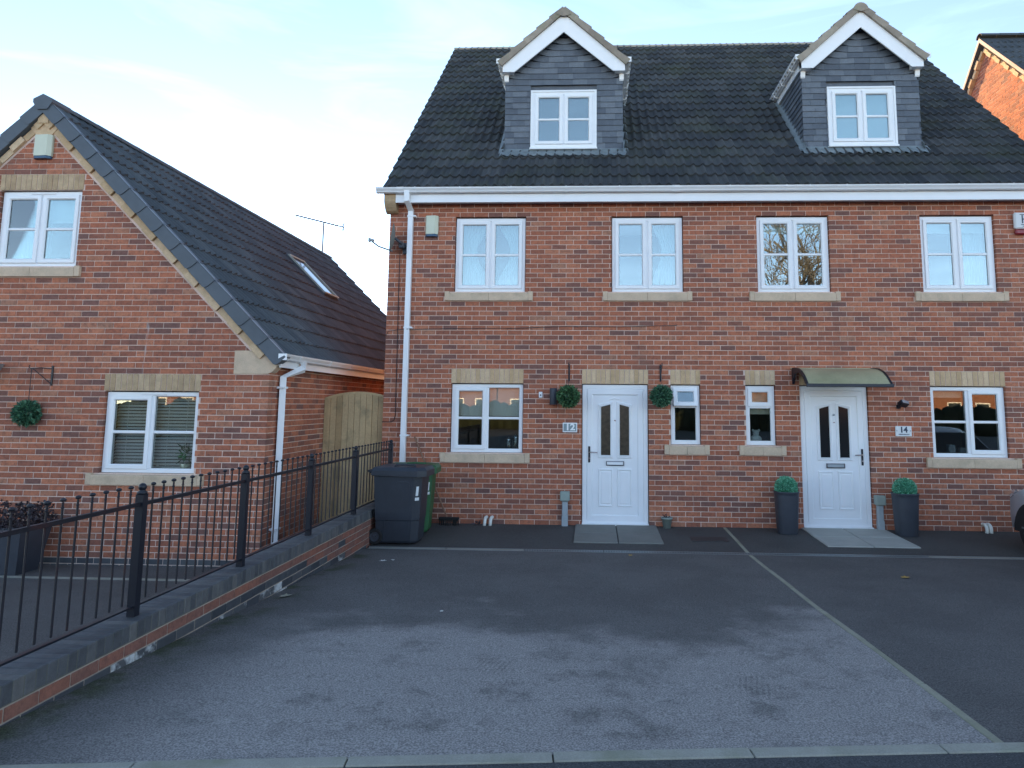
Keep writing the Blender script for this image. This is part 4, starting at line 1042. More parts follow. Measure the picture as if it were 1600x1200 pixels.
# grey vent stubs by the doors
for (x, lab) in ((2.605, 'grey plastic service pipe with a square cap left of the door of number 12'), (7.215, 'grey plastic service pipe with a square cap right of the door of number 14')):
    t = thing('service_pipe', lab, 'pipe', (x, 0, 0), 'service pipes by the doors')
    g = Geo(); g.cbox(x-.043, x+.043, -.085, -.003, -.02, .36, .012); part('pipe', g, M_grey, t)
    g = Geo(); g.cbox(x-.047, x+.047, -.092, -.003, -.02, .14, .008); part('socket', g, M_grey, t)
    g = Geo(); g.cbox(x-.072, x+.072, -.115, -.003, .36, .50, .012); part('cap', g, M_greyg, t)
# white waste pipes
def elbow(x, y0, lab, group):
    g = Geo(); pts = [(x+.03, -.002, .10), (x+.028, -.06, .105)]
    for k in range(6):
        a = pi/2*k/5; pts.append((x+.025-.006*k/5, -.06-.07*sin(a), .035+.07*cos(a)))
    pts.append((x+.015, -.13, -.03)); g.tube(pts, .024, 10)
    solo('waste_pipe', g, mat('pipe_white', (.78, .77, .70), .4) if 'pipe_white' not in MATS else MATS['pipe_white'], lab, 'pipe', group, True)
elbow(1.40, 0, 'left of two white waste pipe elbows under the kitchen window of number 12', 'white waste pipes')
elbow(1.485, 0, 'right of two white waste pipe elbows under the kitchen window of number 12', 'white waste pipes')
elbow(8.66, 0, 'left of two white waste pipe elbows at the wall foot right of the planters', 'white waste pipes')
elbow(8.72, 0, 'right of two white waste pipe elbows at the wall foot right of the planters', 'white waste pipes')
# small pot by the wall
t = thing('plant_pot', 'small grey green pot on the ground right of the door of number 12', 'pot', (4.11, -.10, 0))
g = Geo(); g.lathe([(0, .0), (.055, 0), (.075, .13), (.085, .13), (.085, .15), (.07, .15), (.068, .12)], (4.11, -.10, -.003), 18); part('pot', g, M_greyg, t, True)
g = Geo(); g.lathe([(.069, .12), (0, .125)], (4.11, -.10, -.003), 18); part('soil', g, M_soil, t)
g = Geo(); leafball(g, (4.10, -.10, .135), .05, 60, .015, .3, 9); part('foliage', g, M_leafp, t)
# planters
def planter(x, y, lab, seed):
    z = gz(y); t = thing('tall_planter', lab, 'planter', (x, y, z), 'tall planters by the door of number 14')
    g = Geo(); n = 28; vs = []; rows = [(.135, 0), (.14, .015), (.165, .52), (.168, .565), (.174, .57), (.174, .585), (.160, .585), (.155, .53)]
    for (r, h) in rows:
        for k in range(n):
            a = 2*pi*k/n; ex_ = .8; c_, s_ = cos(a), sin(a)
            q = (abs(c_)**5+abs(s_)**5)**(-1/5); vs.append((x+r*c_*q**.55, y+r*s_*q**.55, z+h))
    g.add(vs, [(i*n+k, i*n+(k+1) % n, (i+1)*n+(k+1) % n, (i+1)*n+k) for i in range(len(rows)-1) for k in range(n)]); part('pot', g, M_planter, t, True)
    g = Geo(); g.lathe([(.157, .54), (0, .55)], (x, y, z), 20); part('soil', g, M_soil, t)
    g = Geo(); c = (x, y, z+.64); g.sph(c, .11, 14, 9, 0.0); leafball(g, c, .150, 2400, .017, .16, seed, .95, 1.4); part('topiary', g, M_leaft, t)
planter(5.795, -.33, 'tall dark planter with a clipped green ball left of the door of number 14', 11)
planter(7.45, -.36, 'tall dark planter with a clipped green ball right of the door of number 14', 12)

# ================================================================== LEFT HOUSE
K = thing('detached_house', 'gabled red brick house with dark verge caps behind the black railings on the left', 'house', (-4.5, 3, -.27))
YL = -1.85; KX = -1.16; RX = -4.49; KL = 2*RX-KX
mpL = lambda u, d, z: (u, YL-d, z)
zr = 5.86       # tile plane at ridge
Lop = [(-5.03, -3.885, 3.57, 4.62), (-3.33, -2.075, .87, 1.92)]
z0L = -.33
Lopb = Lop+[(-5.05, -3.87, 4.62, 4.845), (-3.35, -2.06, 1.92, 2.145), (-5.16, -3.80, 3.42, 3.57), (-3.47, -1.93, .72, .87), (-1.635, KX, 2.145, 2.445)]
inn = .36
cl = [(1, 1, RX+zr-inn), (-1, 1, -RX+zr-inn)]
wallsheet(K, mpL, KL+.002, KX-.002, -.6, 2.37, [Lop[1]])
ptop = [(KX, 2.37), (KX-.06, 2.46), (RX, zr-.18), (KL+.06, 2.46), (KL, 2.37)]
# upper sheet with the window hole (strips left, right, above, below)
g = Geo(); d_ = -.004
def strip(poly):
    for hp in ((1, 1, RX+zr-.18), (-1, 1, -RX+zr-.18)): poly = clip(poly, hp)
    if len(poly) >= 3: g.add([mpL(u, d_, z) for u, z in poly], [tuple(range(len(poly)))])
a, b, p, q = Lop[0]
for P in ([(KL, 2.37), (a, 2.37), (a, 7), (KL, 7)], [(b, 2.37), (KX, 2.37), (KX, 7), (b, 7)], [(a, 2.37), (b, 2.37), (b, p), (a, p)], [(a, q), (b, q), (b, 7), (a, 7)]): strip(P)
for A_, B_ in (((a, p), (b, p)), ((b, p), (b, q)), ((b, q), (a, q)), ((a, q), (a, p))): g.add([mpL(A_[0], d_, A_[1]), mpL(B_[0], d_, B_[1]), mpL(B_[0], -.12, B_[1]), mpL(A_[0], -.12, A_[1])], [(0,1,2,3)])
part('wall', g, M_mortar, K)
brickwall(K, mpL, 'x', KL, KX, z0L, 80, Lopb, clips=cl, phase=KX-.215-.225*40, indiv=300, blue=(0, 1))
soldiers(K, -3.35, -2.06, 1.923, 17, None, YL, M_buffdirty); soldiers(K, -5.05, -3.87, 4.623, 16, None, YL, M_buffdirty)
# verge buff bricks following the rake
for sg in (1, -1):
    n = 21; L = (abs(RX-KX)-.05)*sqrt(2)/n
    for i in range(n):
        s0 = .12+i*L; poly = [(s0+.005, 0), (s0+L-.005, 0), (s0+L-.005, .085), (s0+.005, .085)]
        k = 1/sqrt(2)
        def rk(u, d, h, sg=sg): return (RX+sg*(u*k+h*-k*0+(-h)*k*-0), YL-d, 0)
        def mpv(u, d, h, sg=sg):   # u along rake down, h perpendicular below tile plane
            return (RX+sg*(u*k-(.135+.085-h)*k*1), YL-d, zr-u*k-(.135+.085-h)*k)
        g = Geo(); pr_ = .012 if i % 2 else .045
        g.prism(poly, mpv, -.08, pr_); part('verge_brick', g, M_buff, K)
g = Geo(); g.prism([(RX-.075, zr-.31), (RX+.075, zr-.31), (RX+.075, zr-.12), (RX-.075, zr-.12)], mpL, -.02, .058, None, True); part('verge_brick', g, M_buff, K)
g = Geo(); g.prism([(RX-.20, zr-.36), (RX, zr-.60), (RX+.20, zr-.36), (RX+.07, zr-.10), (RX-.07, zr-.10)], mpL, -.05, .020, None, True); part('verge_brick', g, M_buff, K)
# kneeler
g = Geo(); kp = [(-1.63, 2.15), (KX-.02, 2.15), (KX+.03, 2.17), (KX+.075, 2.215), (KX+.11, 2.28), (KX+.125, 2.33), (KX+.125, 2.40), (KX+.02, 2.45), (-1.63, 2.45)]
g.prism(kp, mpL, -.14, .012, None, True); part('kneeler', g, M_stone, K)
# side wall facing the gap
mpS = lambda u, d, z: (KX+d, u, z)
YE = 8.45
wallsheet(K, mpS, YL+.002, YE, -.6, 2.37)
brickwall(K, mpS, 'y', YL+.0, YE, z0L, 36, (), phase=YL-.1125, indiv=0, blue=(0, 1))
g = Geo(); g.add([(KL, YL, -.6), (KL, YE, -.6), (KL, YE, 2.4), (KL, YL, 2.4)], [(0,1,2,3)])
g.add([(KL, YE, -.6), (KX, YE, -.6), (KX, YE, 2.4), (RX, YE, zr-.1), (KL, YE, 2.4)], [(0,1,2,3,4)]); part('wall', g, M_brick, K)
# roof
k2 = 1/sqrt(2)
EX, EZ = -.985, zr-.0-( -.985-RX)
def mpK(u, s, h): return (EX-s*k2+h*k2, YL-.03+u, EZ+s*k2+h*k2)
SL = (EX-RX)*sqrt(2)
rotK = Matrix(((0, -k2, k2), (1, 0, 0), (0, k2, k2)))
tiled(K, mpK, rotK, 0.0, 35, 14, SL/14, M_tile3, 300, w=10.45/35)
def mpK2(u, s, h): return (2*RX-EX+s*k2-h*k2, YL-.03+u, EZ+s*k2+h*k2)
tg = Geo()
for j in range(14):
    for i in range(35): tile_geo(tg, mpK2, i*10.45/35, j*SL/14, SL/14, random.random(), 10.45/35)
part('tiling', tg, M_tile3, K, kind='stuff')
g = Geo()
for f in (mpK, mpK2): g.add([f(.03, .03, -.02), f(10.4, .03, -.02), f(10.4, SL, -.02), f(.03, SL, -.02)], [(0,1,2,3)])
part('roof', g, M_tile3, K)
ridge(K, (RX, YL-.0, zr-.03), (RX, YL+10.4, zr-.03), M_tile3, .12, .45, .85)
# dry verge caps
nv = 14; gL = SL/nv
for sg in (1, -1):
    for i in range(nv):
        s1 = SL-(i)*gL; s0 = SL-(i+1)*gL-.035
        def mv(s, h, y, sg=sg):
            x = EX-s*k2+h*k2; z = EZ+s*k2+h*k2
            return ((x if sg > 0 else 2*RX-x), y, z)
        lo, hi = -.125, .045
        prf = [(s1, lo+.006, 0), (s0+.05, lo, 1), (s0+.022, lo+.012, 1), (s0+.006, lo+.05, 1), (s0, lo+.10, 1), (s0-.004, hi+.008, 1), (s1, hi, 0)]
        g = Geo(); ya = YL-.075
        P = [mv(s, h, ya-.014*f) for s, h, f in prf]; Q = [mv(s, h, YL+.06) for s, h, f in prf]; n = len(prf)
        g.add(P+Q, [tuple(range(n))]+[(j, (j+1) % n, (j+1) % n+n, j+n) for j in range(n-1)]); part('verge_cap', g, M_verge, K)
        g = Geo(); g.add([mv(s0+.03, hi+.014, ya+.005), mv(s1-.03, hi+.006, ya+.015), mv(s1-.03, hi+.006, ya+.035), mv(s0+.03, hi+.014, ya+.03)], [(0,1,2,3)]); part('verge_cap_edge', g, M_grey, K)
# apex cap (hexagonal ridge end)
g = Geo(); hx_ = [(RX-.135, zr-.03), (RX-.135, zr+.02), (RX, zr+.088), (RX+.135, zr+.02), (RX+.135, zr-.03), (RX+.07, zr-.13), (RX-.07, zr-.13)]
g.prism(hx_, mpL, -.25, .10, None, True); part('apex_cap', g, M_verge, K)
# fascia, gutter, downpipe
g = Geo(); g.box(-1.035, -1.018, YL-.0, YE+.1, 2.235, 2.37); part('fascia', g, M_white, K)
g = Geo(); g.box(KX, -1.036, YL+.0, YE+.1, 2.262, 2.272); part('soffit', g, M_white, K)
g = Geo(); gp = [(-1.0165+q[0]*-1-.203, q[1]-5.155+2.405) for q in gutprof(-.203, 5.155)]
g.extr(gp, YL-.085, YE+.1, 'y'); g.box(-1.016, -.905, YL-.088, YL-.083, 2.325, 2.408); part('gutter', g, M_white, K)
for y in (-1.45, -.35, .55, 1.45, 2.35, 3.3, 4.2, 5.1):
    g = Geo(); g.extr([(a*1.0+.004, b-.004) for a, b in gp[:9]]+[(gp[0][0], gp[0][1]+.004)], y-.012, y+.012, 'y'); part('gutter_bracket', g, M_white, K)
dpl = sqpipe(K, [(-.96, -1.28, 2.33), (-.96, -1.28, 2.24), (-1.11, -1.55, 2.12), (-1.11, -1.55, -.26)], .080)
for z in (1.98, .15):
    g = Geo(); g.cbox(KX, -1.065, -1.62, -1.48, z-.014, z+.014, .003); part('pipe_clip', g, M_white, dpl)
# windows
window(K, Lop[0][0]+.012, Lop[0][1]-.012, 3.574, 4.605, YL+.045, [1, 1], vent=True)
window(K, Lop[1][0]+.012, Lop[1][1]-.012, .874, 1.905, YL+.045, [1, 0], vent=True, glass=M_glassl)
sill(K, -5.16, -3.80, 3.57, None, YL); sill(K, -3.47, -1.93, .87, None, YL)
room(K, *Lop[0], YL+.14, 1.2, ex=.3); room(K, *Lop[1], YL+.14)
# skylight
t = part('skylight', (lambda g: g)(Geo().add([mpK(5.18, SL-1.52, .03), mpK(5.98, SL-1.52, .03), mpK(5.98, SL-2.72, .03), mpK(5.18, SL-2.72, .03), mpK(5.18, SL-1.52, .10), mpK(5.98, SL-1.52, .10), mpK(5.98, SL-2.72, .10), mpK(5.18, SL-2.72, .10)], [(0,1,5,4),(1,2,6,5),(2,3,7,6),(3,0,4,7),(4,5,6,7)])), M_planter, K)
g = Geo(); g.add([mpK(5.24, SL-1.66, .104), mpK(5.92, SL-1.66, .104), mpK(5.92, SL-2.64, .104), mpK(5.24, SL-2.64, .104)], [(0,1,2,3)]); part('pane', g, mat('skylight_glass', (.05, .06, .07), .03, spec=1.0), t)
g = Geo()
for a_, b_ in (((5.2, SL-1.56), (5.96, SL-1.56)), ((5.2, SL-2.68), (5.96, SL-2.68)), ((5.2, SL-1.56), (5.2, SL-2.68)), ((5.96, SL-1.56), (5.96, SL-2.68))): g.bar(mpK(a_[0], a_[1], .115), mpK(b_[0], b_[1], .115), .05, .03)
part('skylight_frame', g, M_greyg, t)
# aerial
t = thing('tv_aerial', 'thin aerial on a short mast above the ridge of the gabled house', 'aerial', (RX, 8.05, zr+.1))
g = Geo(); g.tube([(RX, 8.05, zr-.1), (RX, 8.05, 6.78)], .02, 6); part('mast', g, M_alu, t)
g = Geo(); a_ = Vector((RX-.62, 7.6, 6.86)); b_ = Vector((RX+.45, 8.4, 6.72)); g.tube([a_, b_], .016, 6); part('boom', g, M_alu, t)
g = Geo(); dn = (b_-a_).normalized(); cr = dn.cross(Vector((0, 0, 1))).normalized()
for k in range(11):
    p = a_.lerp(b_, .04+k*.08); g.tube([p-cr*.11, p+cr*.11], .008, 4)
part('director_rods', g, M_alu, t)
g = Geo(); p = b_-dn*.02
for zz in (-.09, -.045, .045, .09): g.tube([p-cr*.14+Vector((0, 0, zz)), p+cr*.14+Vector((0, 0, zz))], .006, 4)
g.tube([p+Vector((0, 0, -.11)), p+Vector((0, 0, .11))], .007, 4); part('reflector', g, M_alu, t)
alarm((-4.47, YL-.004, 5.05), M_bluep, 'cream alarm box with blue base just below the gable peak of the left house', 1.25)
bracket(-4.06, YL, 2.10, 'black hooked bracket on the gable wall above the hanging ball of the left house', .26, 1)
hangball((-4.285, YL-.08, 1.625), .16, 'round bluish green leafy ball hanging on the gable wall of the left house', M_leafb, 3, 2.2)
# porch edge at the frame's left
t = thing('porch_canopy', 'pale blue grey corner of a small porch canopy on the gable wall', 'canopy', (-5.3, YL-.1, 2.2))
g = Geo(); g.prism([(-4.72, 2.26), (-4.80, 2.13), (-4.83, 2.13), (-6.2, 2.13), (-6.2, 2.26)], mpL, 0.003, .35, None, True); part('roof_panel', g, M_lens, t)
g = Geo(); g.box(-6.2, -4.83, YL-.36, YL-.003, 2.06, 2.128); part('frame', g, M_black, t)
# venetian blind + things behind the lower window
t = thing('venetian_blind', 'cream slatted blind lowered across the ground floor window of the gabled house', 'blind', (-2.7, YL+.2, .9))
zz = .93; i = 0
while zz < 1.86:
    g = Geo(); g.extr([(YL+.172, zz-.014), (YL+.186, zz+.0), (YL+.198, zz+.014), (YL+.199, zz+.012), (YL+.187, zz-.003), (YL+.173, zz-.016)], -3.26, -2.14); part('slat', g, M_blindw, t); zz += .042
g = Geo(); g.box(-3.27, -2.13, YL+.165, YL+.215, 1.865, 1.90); part('head_rail', g, M_blindw, t)
g = Geo()
for x in (-3.1, -2.85, -2.55, -2.3): g.tube([(x, YL+.16, .92), (x, YL+.16, 1.87)], .0025, 4)
part('ladder_cord', g, M_blindw, t)
g = Geo(); g.lathe([(0, 0), (.05, 0), (.07, .11), (.06, .11)], (-2.27, YL+.14, .875), 16); tp = thing('plant_pot', 'small pale pot on the window ledge at the right of the venetian blind', 'pot', (-2.27, YL+.14, .875)); part('pot', g, M_cream, tp, True)
g = Geo(); leafball(g, (-2.27, YL+.15, 1.10), .09, 90, .02, .4, 5, 1.3, 4); part('foliage', g, M_leaf, tp)
t = thing('figurine', 'small white ornament on the window ledge by the middle of the blind', 'ornament', (-2.62, YL+.14, .875))
g = Geo(); g.sph((-2.62, YL+.14, .90), (.035, .025, .028), 10, 8); part('body', g, M_litter, t, True)
g = Geo(); g.sph((-2.635, YL+.135, .945), .02, 10, 8); part('head', g, M_litter, t, True)
curtain(-4.98, -4.50, 3.6, 4.58, YL+.24, M_curt, 'white curtain in the left light of the upstairs window of the gabled house', 'net curtain', .3, 'net curtains', side=0)
g = Geo(); g.box(-5.0, -3.92, YL+.16, YL+.165, 4.20, 4.60); solo('roller_blind', g, M_blindw, 'white roller blind half lowered in the upstairs window of the gabled house', 'blind', 'roller blinds')
# potted shrub
t = thing('potted_shrub', 'dark purple leaved shrub in a tapered black pot behind the railings', 'potted plant', (-3.95, -2.28, -.27))
g = Geo(); n = 4; vs = []
for (r, h) in ((.17, 0), (.25, .52), (.265, .52), (.265, .56), (.235, .56), (.23, .5)):
    for (a_, b_) in ((-1, -1), (1, -1), (1, 1), (-1, 1)): vs.append((-3.98+r*a_, -2.28+r*b_, -.275+h))
g.add(vs, [(i*4+k, i*4+(k+1) % 4, (i+1)*4+(k+1) % 4, (i+1)*4+k) for i in range(5) for k in range(4)]); part('pot', g, M_planter, t)
g = Geo(); rn = random.Random(5)
for k in range(16):
    c = (-3.98+rn.uniform(-.24, .26), -2.28+rn.uniform(-.2, .2), .36+rn.uniform(-.1, .13)); leafball(g, c, .10, 110, .028, .3, 50+k, .8, 1.3)
part('foliage', g, M_leafp, t)

# ================================================================== BOUNDARY WALL + RAILINGS
W = thing('boundary_wall', 'low brick wall with dark brick on edge coping between the two drives', 'wall', (.02, -4, 0))
x0, x1 = -.085, .13; ya, yb = -.28, -9.9
g = Geo(); ct = .402
g.box(x0+.01, x1-.006, yb, ya, -.5, ct-.112); part('core', g, mat('mortar_wall', (.36, .30, .25), .95, noise=((6, .25, 4),)), W)
g = Geo(); g.box(x0+.006, x1-.004, yb, ya, ct-.113, ct-.006); part('coping_mortar', g, M_mortar if 0 else mat('mortar_dark', (.13, .13, .11), .95), W)
cvv = []
for i in range(8):
    g = Geo(); g.cbox(x0-.0, x1+.0, 0, .068, 0, .105, .004, (i+.5)/8); cvv.append(g.mesh('coping_brick', (0, 0, 0), False, M_coping))
y = ya-.07
while y > yb:
    put('coping_brick', random.choice(cvv), (random.uniform(-.002, .002), y, ct-.107+random.uniform(-.002, .002)), W); y -= .0745
for c in range(6):
    zc_ = ct-.117-.075*(c+1)+.005; m_ = M_brick if c == 0 else (M_blue if c > 0 else M_brick)
    y = ya-(.1125 if c % 2 else 0)
    while y > yb:
        y0_ = min(y, ya); y1_ = max(y-.215, yb); y -= .225
        if zc_+.065 < gz(y1_)-.01 or y0_-y1_ < .03: continue
        lowest = zc_-.075+.065 < gz(y1_)
        mm = M_lime if (lowest and random.random() < .5) else M_brick if (c == 0 or (y0_ > -3.4 and c in (1, 2) and random.random() < .7) or (y0_ > -2.4)) else M_blue
        g = Geo(); j = random.uniform(0, .003); g.cbox(x1-.09, x1-.002+j, y1_, y0_, zc_, zc_+.065, .003, random.uniform(.0, .16) if mm is M_brick else None); part('brick', g, mm, W)
# efflorescence on the lower bricks handled by material patches
F = thing('railing', 'black bow of vertical metal bars with ball tops standing on the low brick wall', 'railing', (.03, -4, ct))
PY_ = [-.325, -1.89, -3.30, -4.735, -6.143, -7.56, -8.98]
for y in PY_:
    g = Geo(); g.tube([(.03, y, ct), (.03, y, 1.175)], .0265, 4); po = part('post', g, M_black, F)
    g = Geo(); g.lathe([(0, 1.175), (.032, 1.175), (.032, 1.19), (.018, 1.2), (.02, 1.205)], (.03, y, 0), 12); g.sph((.03, y, 1.222), .026, 12, 8); part('finial', g, M_black, po, True)
bm_ = {}
gb = Geo(); gb.tube([(0, 0, .47-.385), (0, 0, 1.20-.385)], .0065, 6); gb.lathe([(.0066, 1.165-.385), (.010, 1.17-.385), (.0066, 1.175-.385)], (0, 0, 0), 8); gb.sph((0, 0, 1.213-.385), (.017, .017, .012), 10, 6); bme = gb.mesh('baluster', (0, 0, 0), False, M_rust)
for a_, b_ in zip(PY_, PY_[1:]):
    n = round((a_-b_)/.117); 
    for k in range(1, n): put('baluster', bme, (.03, a_+(b_-a_)*k/n, ct), F)
    for z in (1.112, .462):
        g = Geo(); g.tube([(.03, a_-.01, z), (.03, b_+.01, z)], .0125, 4) if z > 1 else g.box(.015, .045, b_+.02, a_-.02, z-.006, z+.006)
        part('rail', g, M_rust if z > 1 else M_black, F)
# gate in the gap
T = thing('garden_gate', 'weathered timber gate with bowed top closing the gap between the houses', 'gate', (-.68, .1, 0))
gy = .10; n = 10; ga, gb_ = -1.155, -.215; w_ = (gb_-ga)/n
for i in range(n):
    a_ = ga+i*w_; pts = []
    for u in (a_+.003, a_+w_-.003): pts.append(u)
    top = lambda u: 1.845+.085*(1-((u+.62)/.5)**2)
    g = Geo(); j = random.uniform(0, .012); poly = [(pts[0], -.22), (pts[1], -.22), (pts[1], top(pts[1])), (pts[0], top(pts[0]))]
    g.prism(poly, lambda u, d, z: (u, gy-d, z), 0, .018+j, None, True); part('board', g, M_wood, T)
g = Geo(); m_ = 12
ptsT = [(ga+(gb_-ga)*i/m_, gy-.01, top(ga+(gb_-ga)*i/m_)+.012) for i in range(m_+1)]
g.tube(ptsT, .018, 4); part('top_rail', g, M_wood, T)
g = Geo(); g.box(ga, ga+.06, gy-.03, gy+.05, -.27, 1.86); part('gate_post', g, M_wood, T)
for z in (.2, 1.5):
    g = Geo(); g.box(ga, gb_, gy+.002, gy+.05, z, z+.09); part('ledge', g, M_wood, T)
g = Geo(); g.add([(KX, -1.85, -.27), (-.09, -1.85, -.27), (-.09, 9, -.27), (KX, 9, -.27)], [(0,1,2,3)]); struct('side_path', g, M_apron)

# ================================================================== BINS
def bin_(loc, rot, m, lab, labelmat=True):
    """front towards +X; wheels at -X"""
    x0_, y0_, z0_ = loc; t = thing('wheelie_bin', lab, 'bin', (0, 0, 0)); H_ = .93
    def sec(z, xa, xb, w, c):   # chamfered rectangle
        return [(xa, -w, z), (xb-c, -w, z), (xb, -w+c, z), (xb, w-c, z), (xb-c, w, z), (xa, w, z)]
    rows = [sec(.02, -.26, .24, .20, .07), sec(.05, -.275, .255, .215, .08), sec(.30, -.285, .27, .225, .08), sec(.31, -.29, .275, .232, .08), sec(H_-.06, -.315, .305, .262, .09), sec(H_-.055, -.325, .315, .275, .09), sec(H_, -.325, .32, .278, .09)]
    g = Geo(); vs = [p for r in rows for p in r]; n = 6
    g.add(vs, [(i*n+k, i*n+(k+1) % n, (i+1)*n+(k+1) % n, (i+1)*n+k) for i in range(len(rows)-1) for k in range(n)]+[tuple(range(n))]); part('body', g, m, t)
    g = Geo()  # embossed outline on the near side
    ol = [(-.04, .06), (-.045, .75), (-.03, .79), (-.0, .80), (.10, .80), (.13, .79), (.145, .76), (.14, .06)]
    def sy(z): return -(.2+.062*max(0, (z-.02))/(H_-.08))-.004
    g.tube([(x+.02, sy(z), z) for x, z in ol[1:]], .006, 5); g.tube([(-.17, sy(.06), .06), (-.175, sy(.40), .40)], .008, 5); part('rib', g, m, t)
    g = Geo(); lz_ = H_
    def lsec(z, e, c=.09): return [(-.345-e*.2, -.285-e, z), (.27, -.285-e, z+.0), (.36+e, -.20, z-.0), (.36+e, .20, z), (.27, .285+e, z), (-.345, .285+e, z)]
    A = [(x, y, lz_-.045+(.0 if x < 0 else -.02)) for x, y, z in lsec(0, .008)]; B = [(x, y, lz_+.012) for x, y, z in lsec(0, .008)]; C2 = [(x*.93, y*.9, lz_+.055) for x, y, z in lsec(0, 0)]; D_ = [(x*.5, y*.5, lz_+.07) for x, y, z in lsec(0, 0)]
    vs = A+B+C2+D_; g.add(vs, [(i*6+k, i*6+(k+1) % 6, (i+1)*6+(k+1) % 6, (i+1)*6+k) for i in range(3) for k in range(6)]+[tuple(range(18, 24))]); lid = part('lid', g, m, t)
    g = Geo(); g.tube([(-.06, -.20, lz_+.056), (-.04, -.20, lz_+.085), (.06, -.20, lz_+.09), (.20, -.20, lz_+.082), (.22, -.20, lz_+.045)], .014, 6); part('lid_ridge', g, m, lid)
    g = Geo(); g.tube([(-.36, -.24, lz_-.01), (-.40, -.22, lz_+.0), (-.40, .22, lz_+.0), (-.36, .24, lz_-.01)], .017, 8); part('handle', g, m, t)
    for s_ in (-1, 1):
        g = Geo(); r_ = .10; c = (-.285, 0, r_); vs = []
        def ringy(y, r): return [(c[0]+r*cos(2*pi*k/20), y, c[2]+r*sin(2*pi*k/20)) for k in range(20)]
        ys_ = [s_*.20, s_*.20, s_*.205, s_*.245, s_*.25, s_*.25]; rs = [.02, .09, .10, .10, .093, .062]
        for y, r in zip(ys_, rs): vs += ringy(y, r)
        g.add(vs, [(i*20+k, i*20+(k+1) % 20, (i+1)*20+(k+1) % 20, (i+1)*20+k) for i in range(5) for k in range(20)]); wh = part('wheel', g, M_rubber, t)
        g = Geo(); vs = ringy(s_*.249, .062)+ringy(s_*.236, .055)+ringy(s_*.236, .02)+ringy(s_*.252, .016)
        g.add(vs, [(i*20+k, i*20+(k+1) % 20, (i+1)*20+(k+1) % 20, (i+1)*20+k) for i in range(3) for k in range(20)]+[tuple(range(60, 80))]); part('hub', g, M_planter, wh)
    g = Geo(); g.tube([(-.285, -.2, .10), (-.285, .2, .10)], .012, 6); part('axle', g, M_rubber, t)
    # white stickers on the chamfer
    g = Geo(); 
    def cham(u, z):   # u 0..1 across chamfer on the -Y/+X corner
        k = (z-.31)/(H_-.37); xb = .275+.03*k; w = .232+.03*k; c = .08+.01*k
        return (xb-c+u*c+.003, -w+u*c-.003, z)
    g.add([cham(.30, .62), cham(.62, .62), cham(.66, .74), cham(.36, .74)], [(0,1,2,3)]); g.add([cham(.25, .56), cham(.75, .56), cham(.75, .60), cham(.25, .60)], [(0,1,2,3)]); part('sticker', g, M_blindw if labelmat else M_litter, t)
    t.location = loc; t.rotation_euler = (0, 0, rot); return t
bin_((.49, -1.29, gz(-1.25)+.003), radians(-2), M_dark, 'dark grey wheeled bin in front against the boundary wall')
bin_((.45, -.62, gz(-.6)+.003), radians(4), M_green, 'green wheeled bin half hidden behind the dark grey one').scale = (1, 1, .95)
# broom leaning behind the bins
t = thing('broom', 'broom with a wide dark head leaning on the brick behind the green bin', 'broom', (.9, -.2, 0))
g = Geo(); g.tube([(.86, -.17, .12), (.30, -.02, 1.28)], .0125, 8); part('handle', g, mat('broom_handle', (.25, .13, .08), .6), t)
g = Geo(); g.cbox(.74, 1.04, -.20, -.13, .075, .115, .008); part('head', g, M_rubber, t)
g = Geo()
for k in range(30):
    x = .75+k*.0097; g.tube([(x, -.165, .08), (x+random.uniform(-.01, .01), -.165+random.uniform(-.03, .03), gz(-.2)+.004)], .0045, 4)
part('bristles', g, M_rubber, t)

# ================================================================== LITTLE THINGS ON THE GROUND
def leaf(x, y, s, m, lab, cat='leaf', name='fallen_leaf', rot=0.0):
    z = gz(y)+.006; g = Geo(); c = [(1, 0), (.45, .28), (.5, .7), (.05, .42), (-.5, .6), (-.4, .2), (-1, 0), (-.4, -.25), (-.45, -.6), (.05, -.4), (.5, -.65), (.42, -.25)]
    P = [(x+s*(a*cos(rot)-b*sin(rot)), y+s*(a*sin(rot)+b*cos(rot)), z+.012*(abs(b)+.3*abs(a))) for a, b in c]
    g.add([(x, y, z)]+P, [(0, i+1, (i+1) % 12+1) for i in range(12)]); solo(name, g, m, lab, cat, smooth=False)
leaf(6.30, -2.98, .065, M_leafy, 'yellow fallen leaf on the right hand drive', rot=.4)
leaf(3.48, -1.93, .05, M_leafy, 'yellow fallen leaf beside the drain in front of number 12', rot=1.2)
leaf(.62, -2.56, .05, M_litter, 'larger scrap of white paper on the drive near the dark bin', 'litter', 'litter', .2)
leaf(.72, -2.50, .035, M_litter, 'smaller scrap of white paper on the drive near the dark bin', 'litter', 'litter', 2.)
leaf(1.78, -4.80, .022, M_litter, 'tiny white scrap near the middle of the left drive', 'litter', 'litter', .7)
leaf(.27, -4.35, .07, M_kerbg, 'flat dull brown fragment at the mossy foot of the boundary wall', 'litter', 'litter', .9)
g = Geo(); leafball(g, (1.32, -.12, .01), .05, 14, .02, .5, 77, .5, 3); solo('weed', g, M_leafp, 'small withered weed at the wall foot beside the white waste pipes', 'weed')

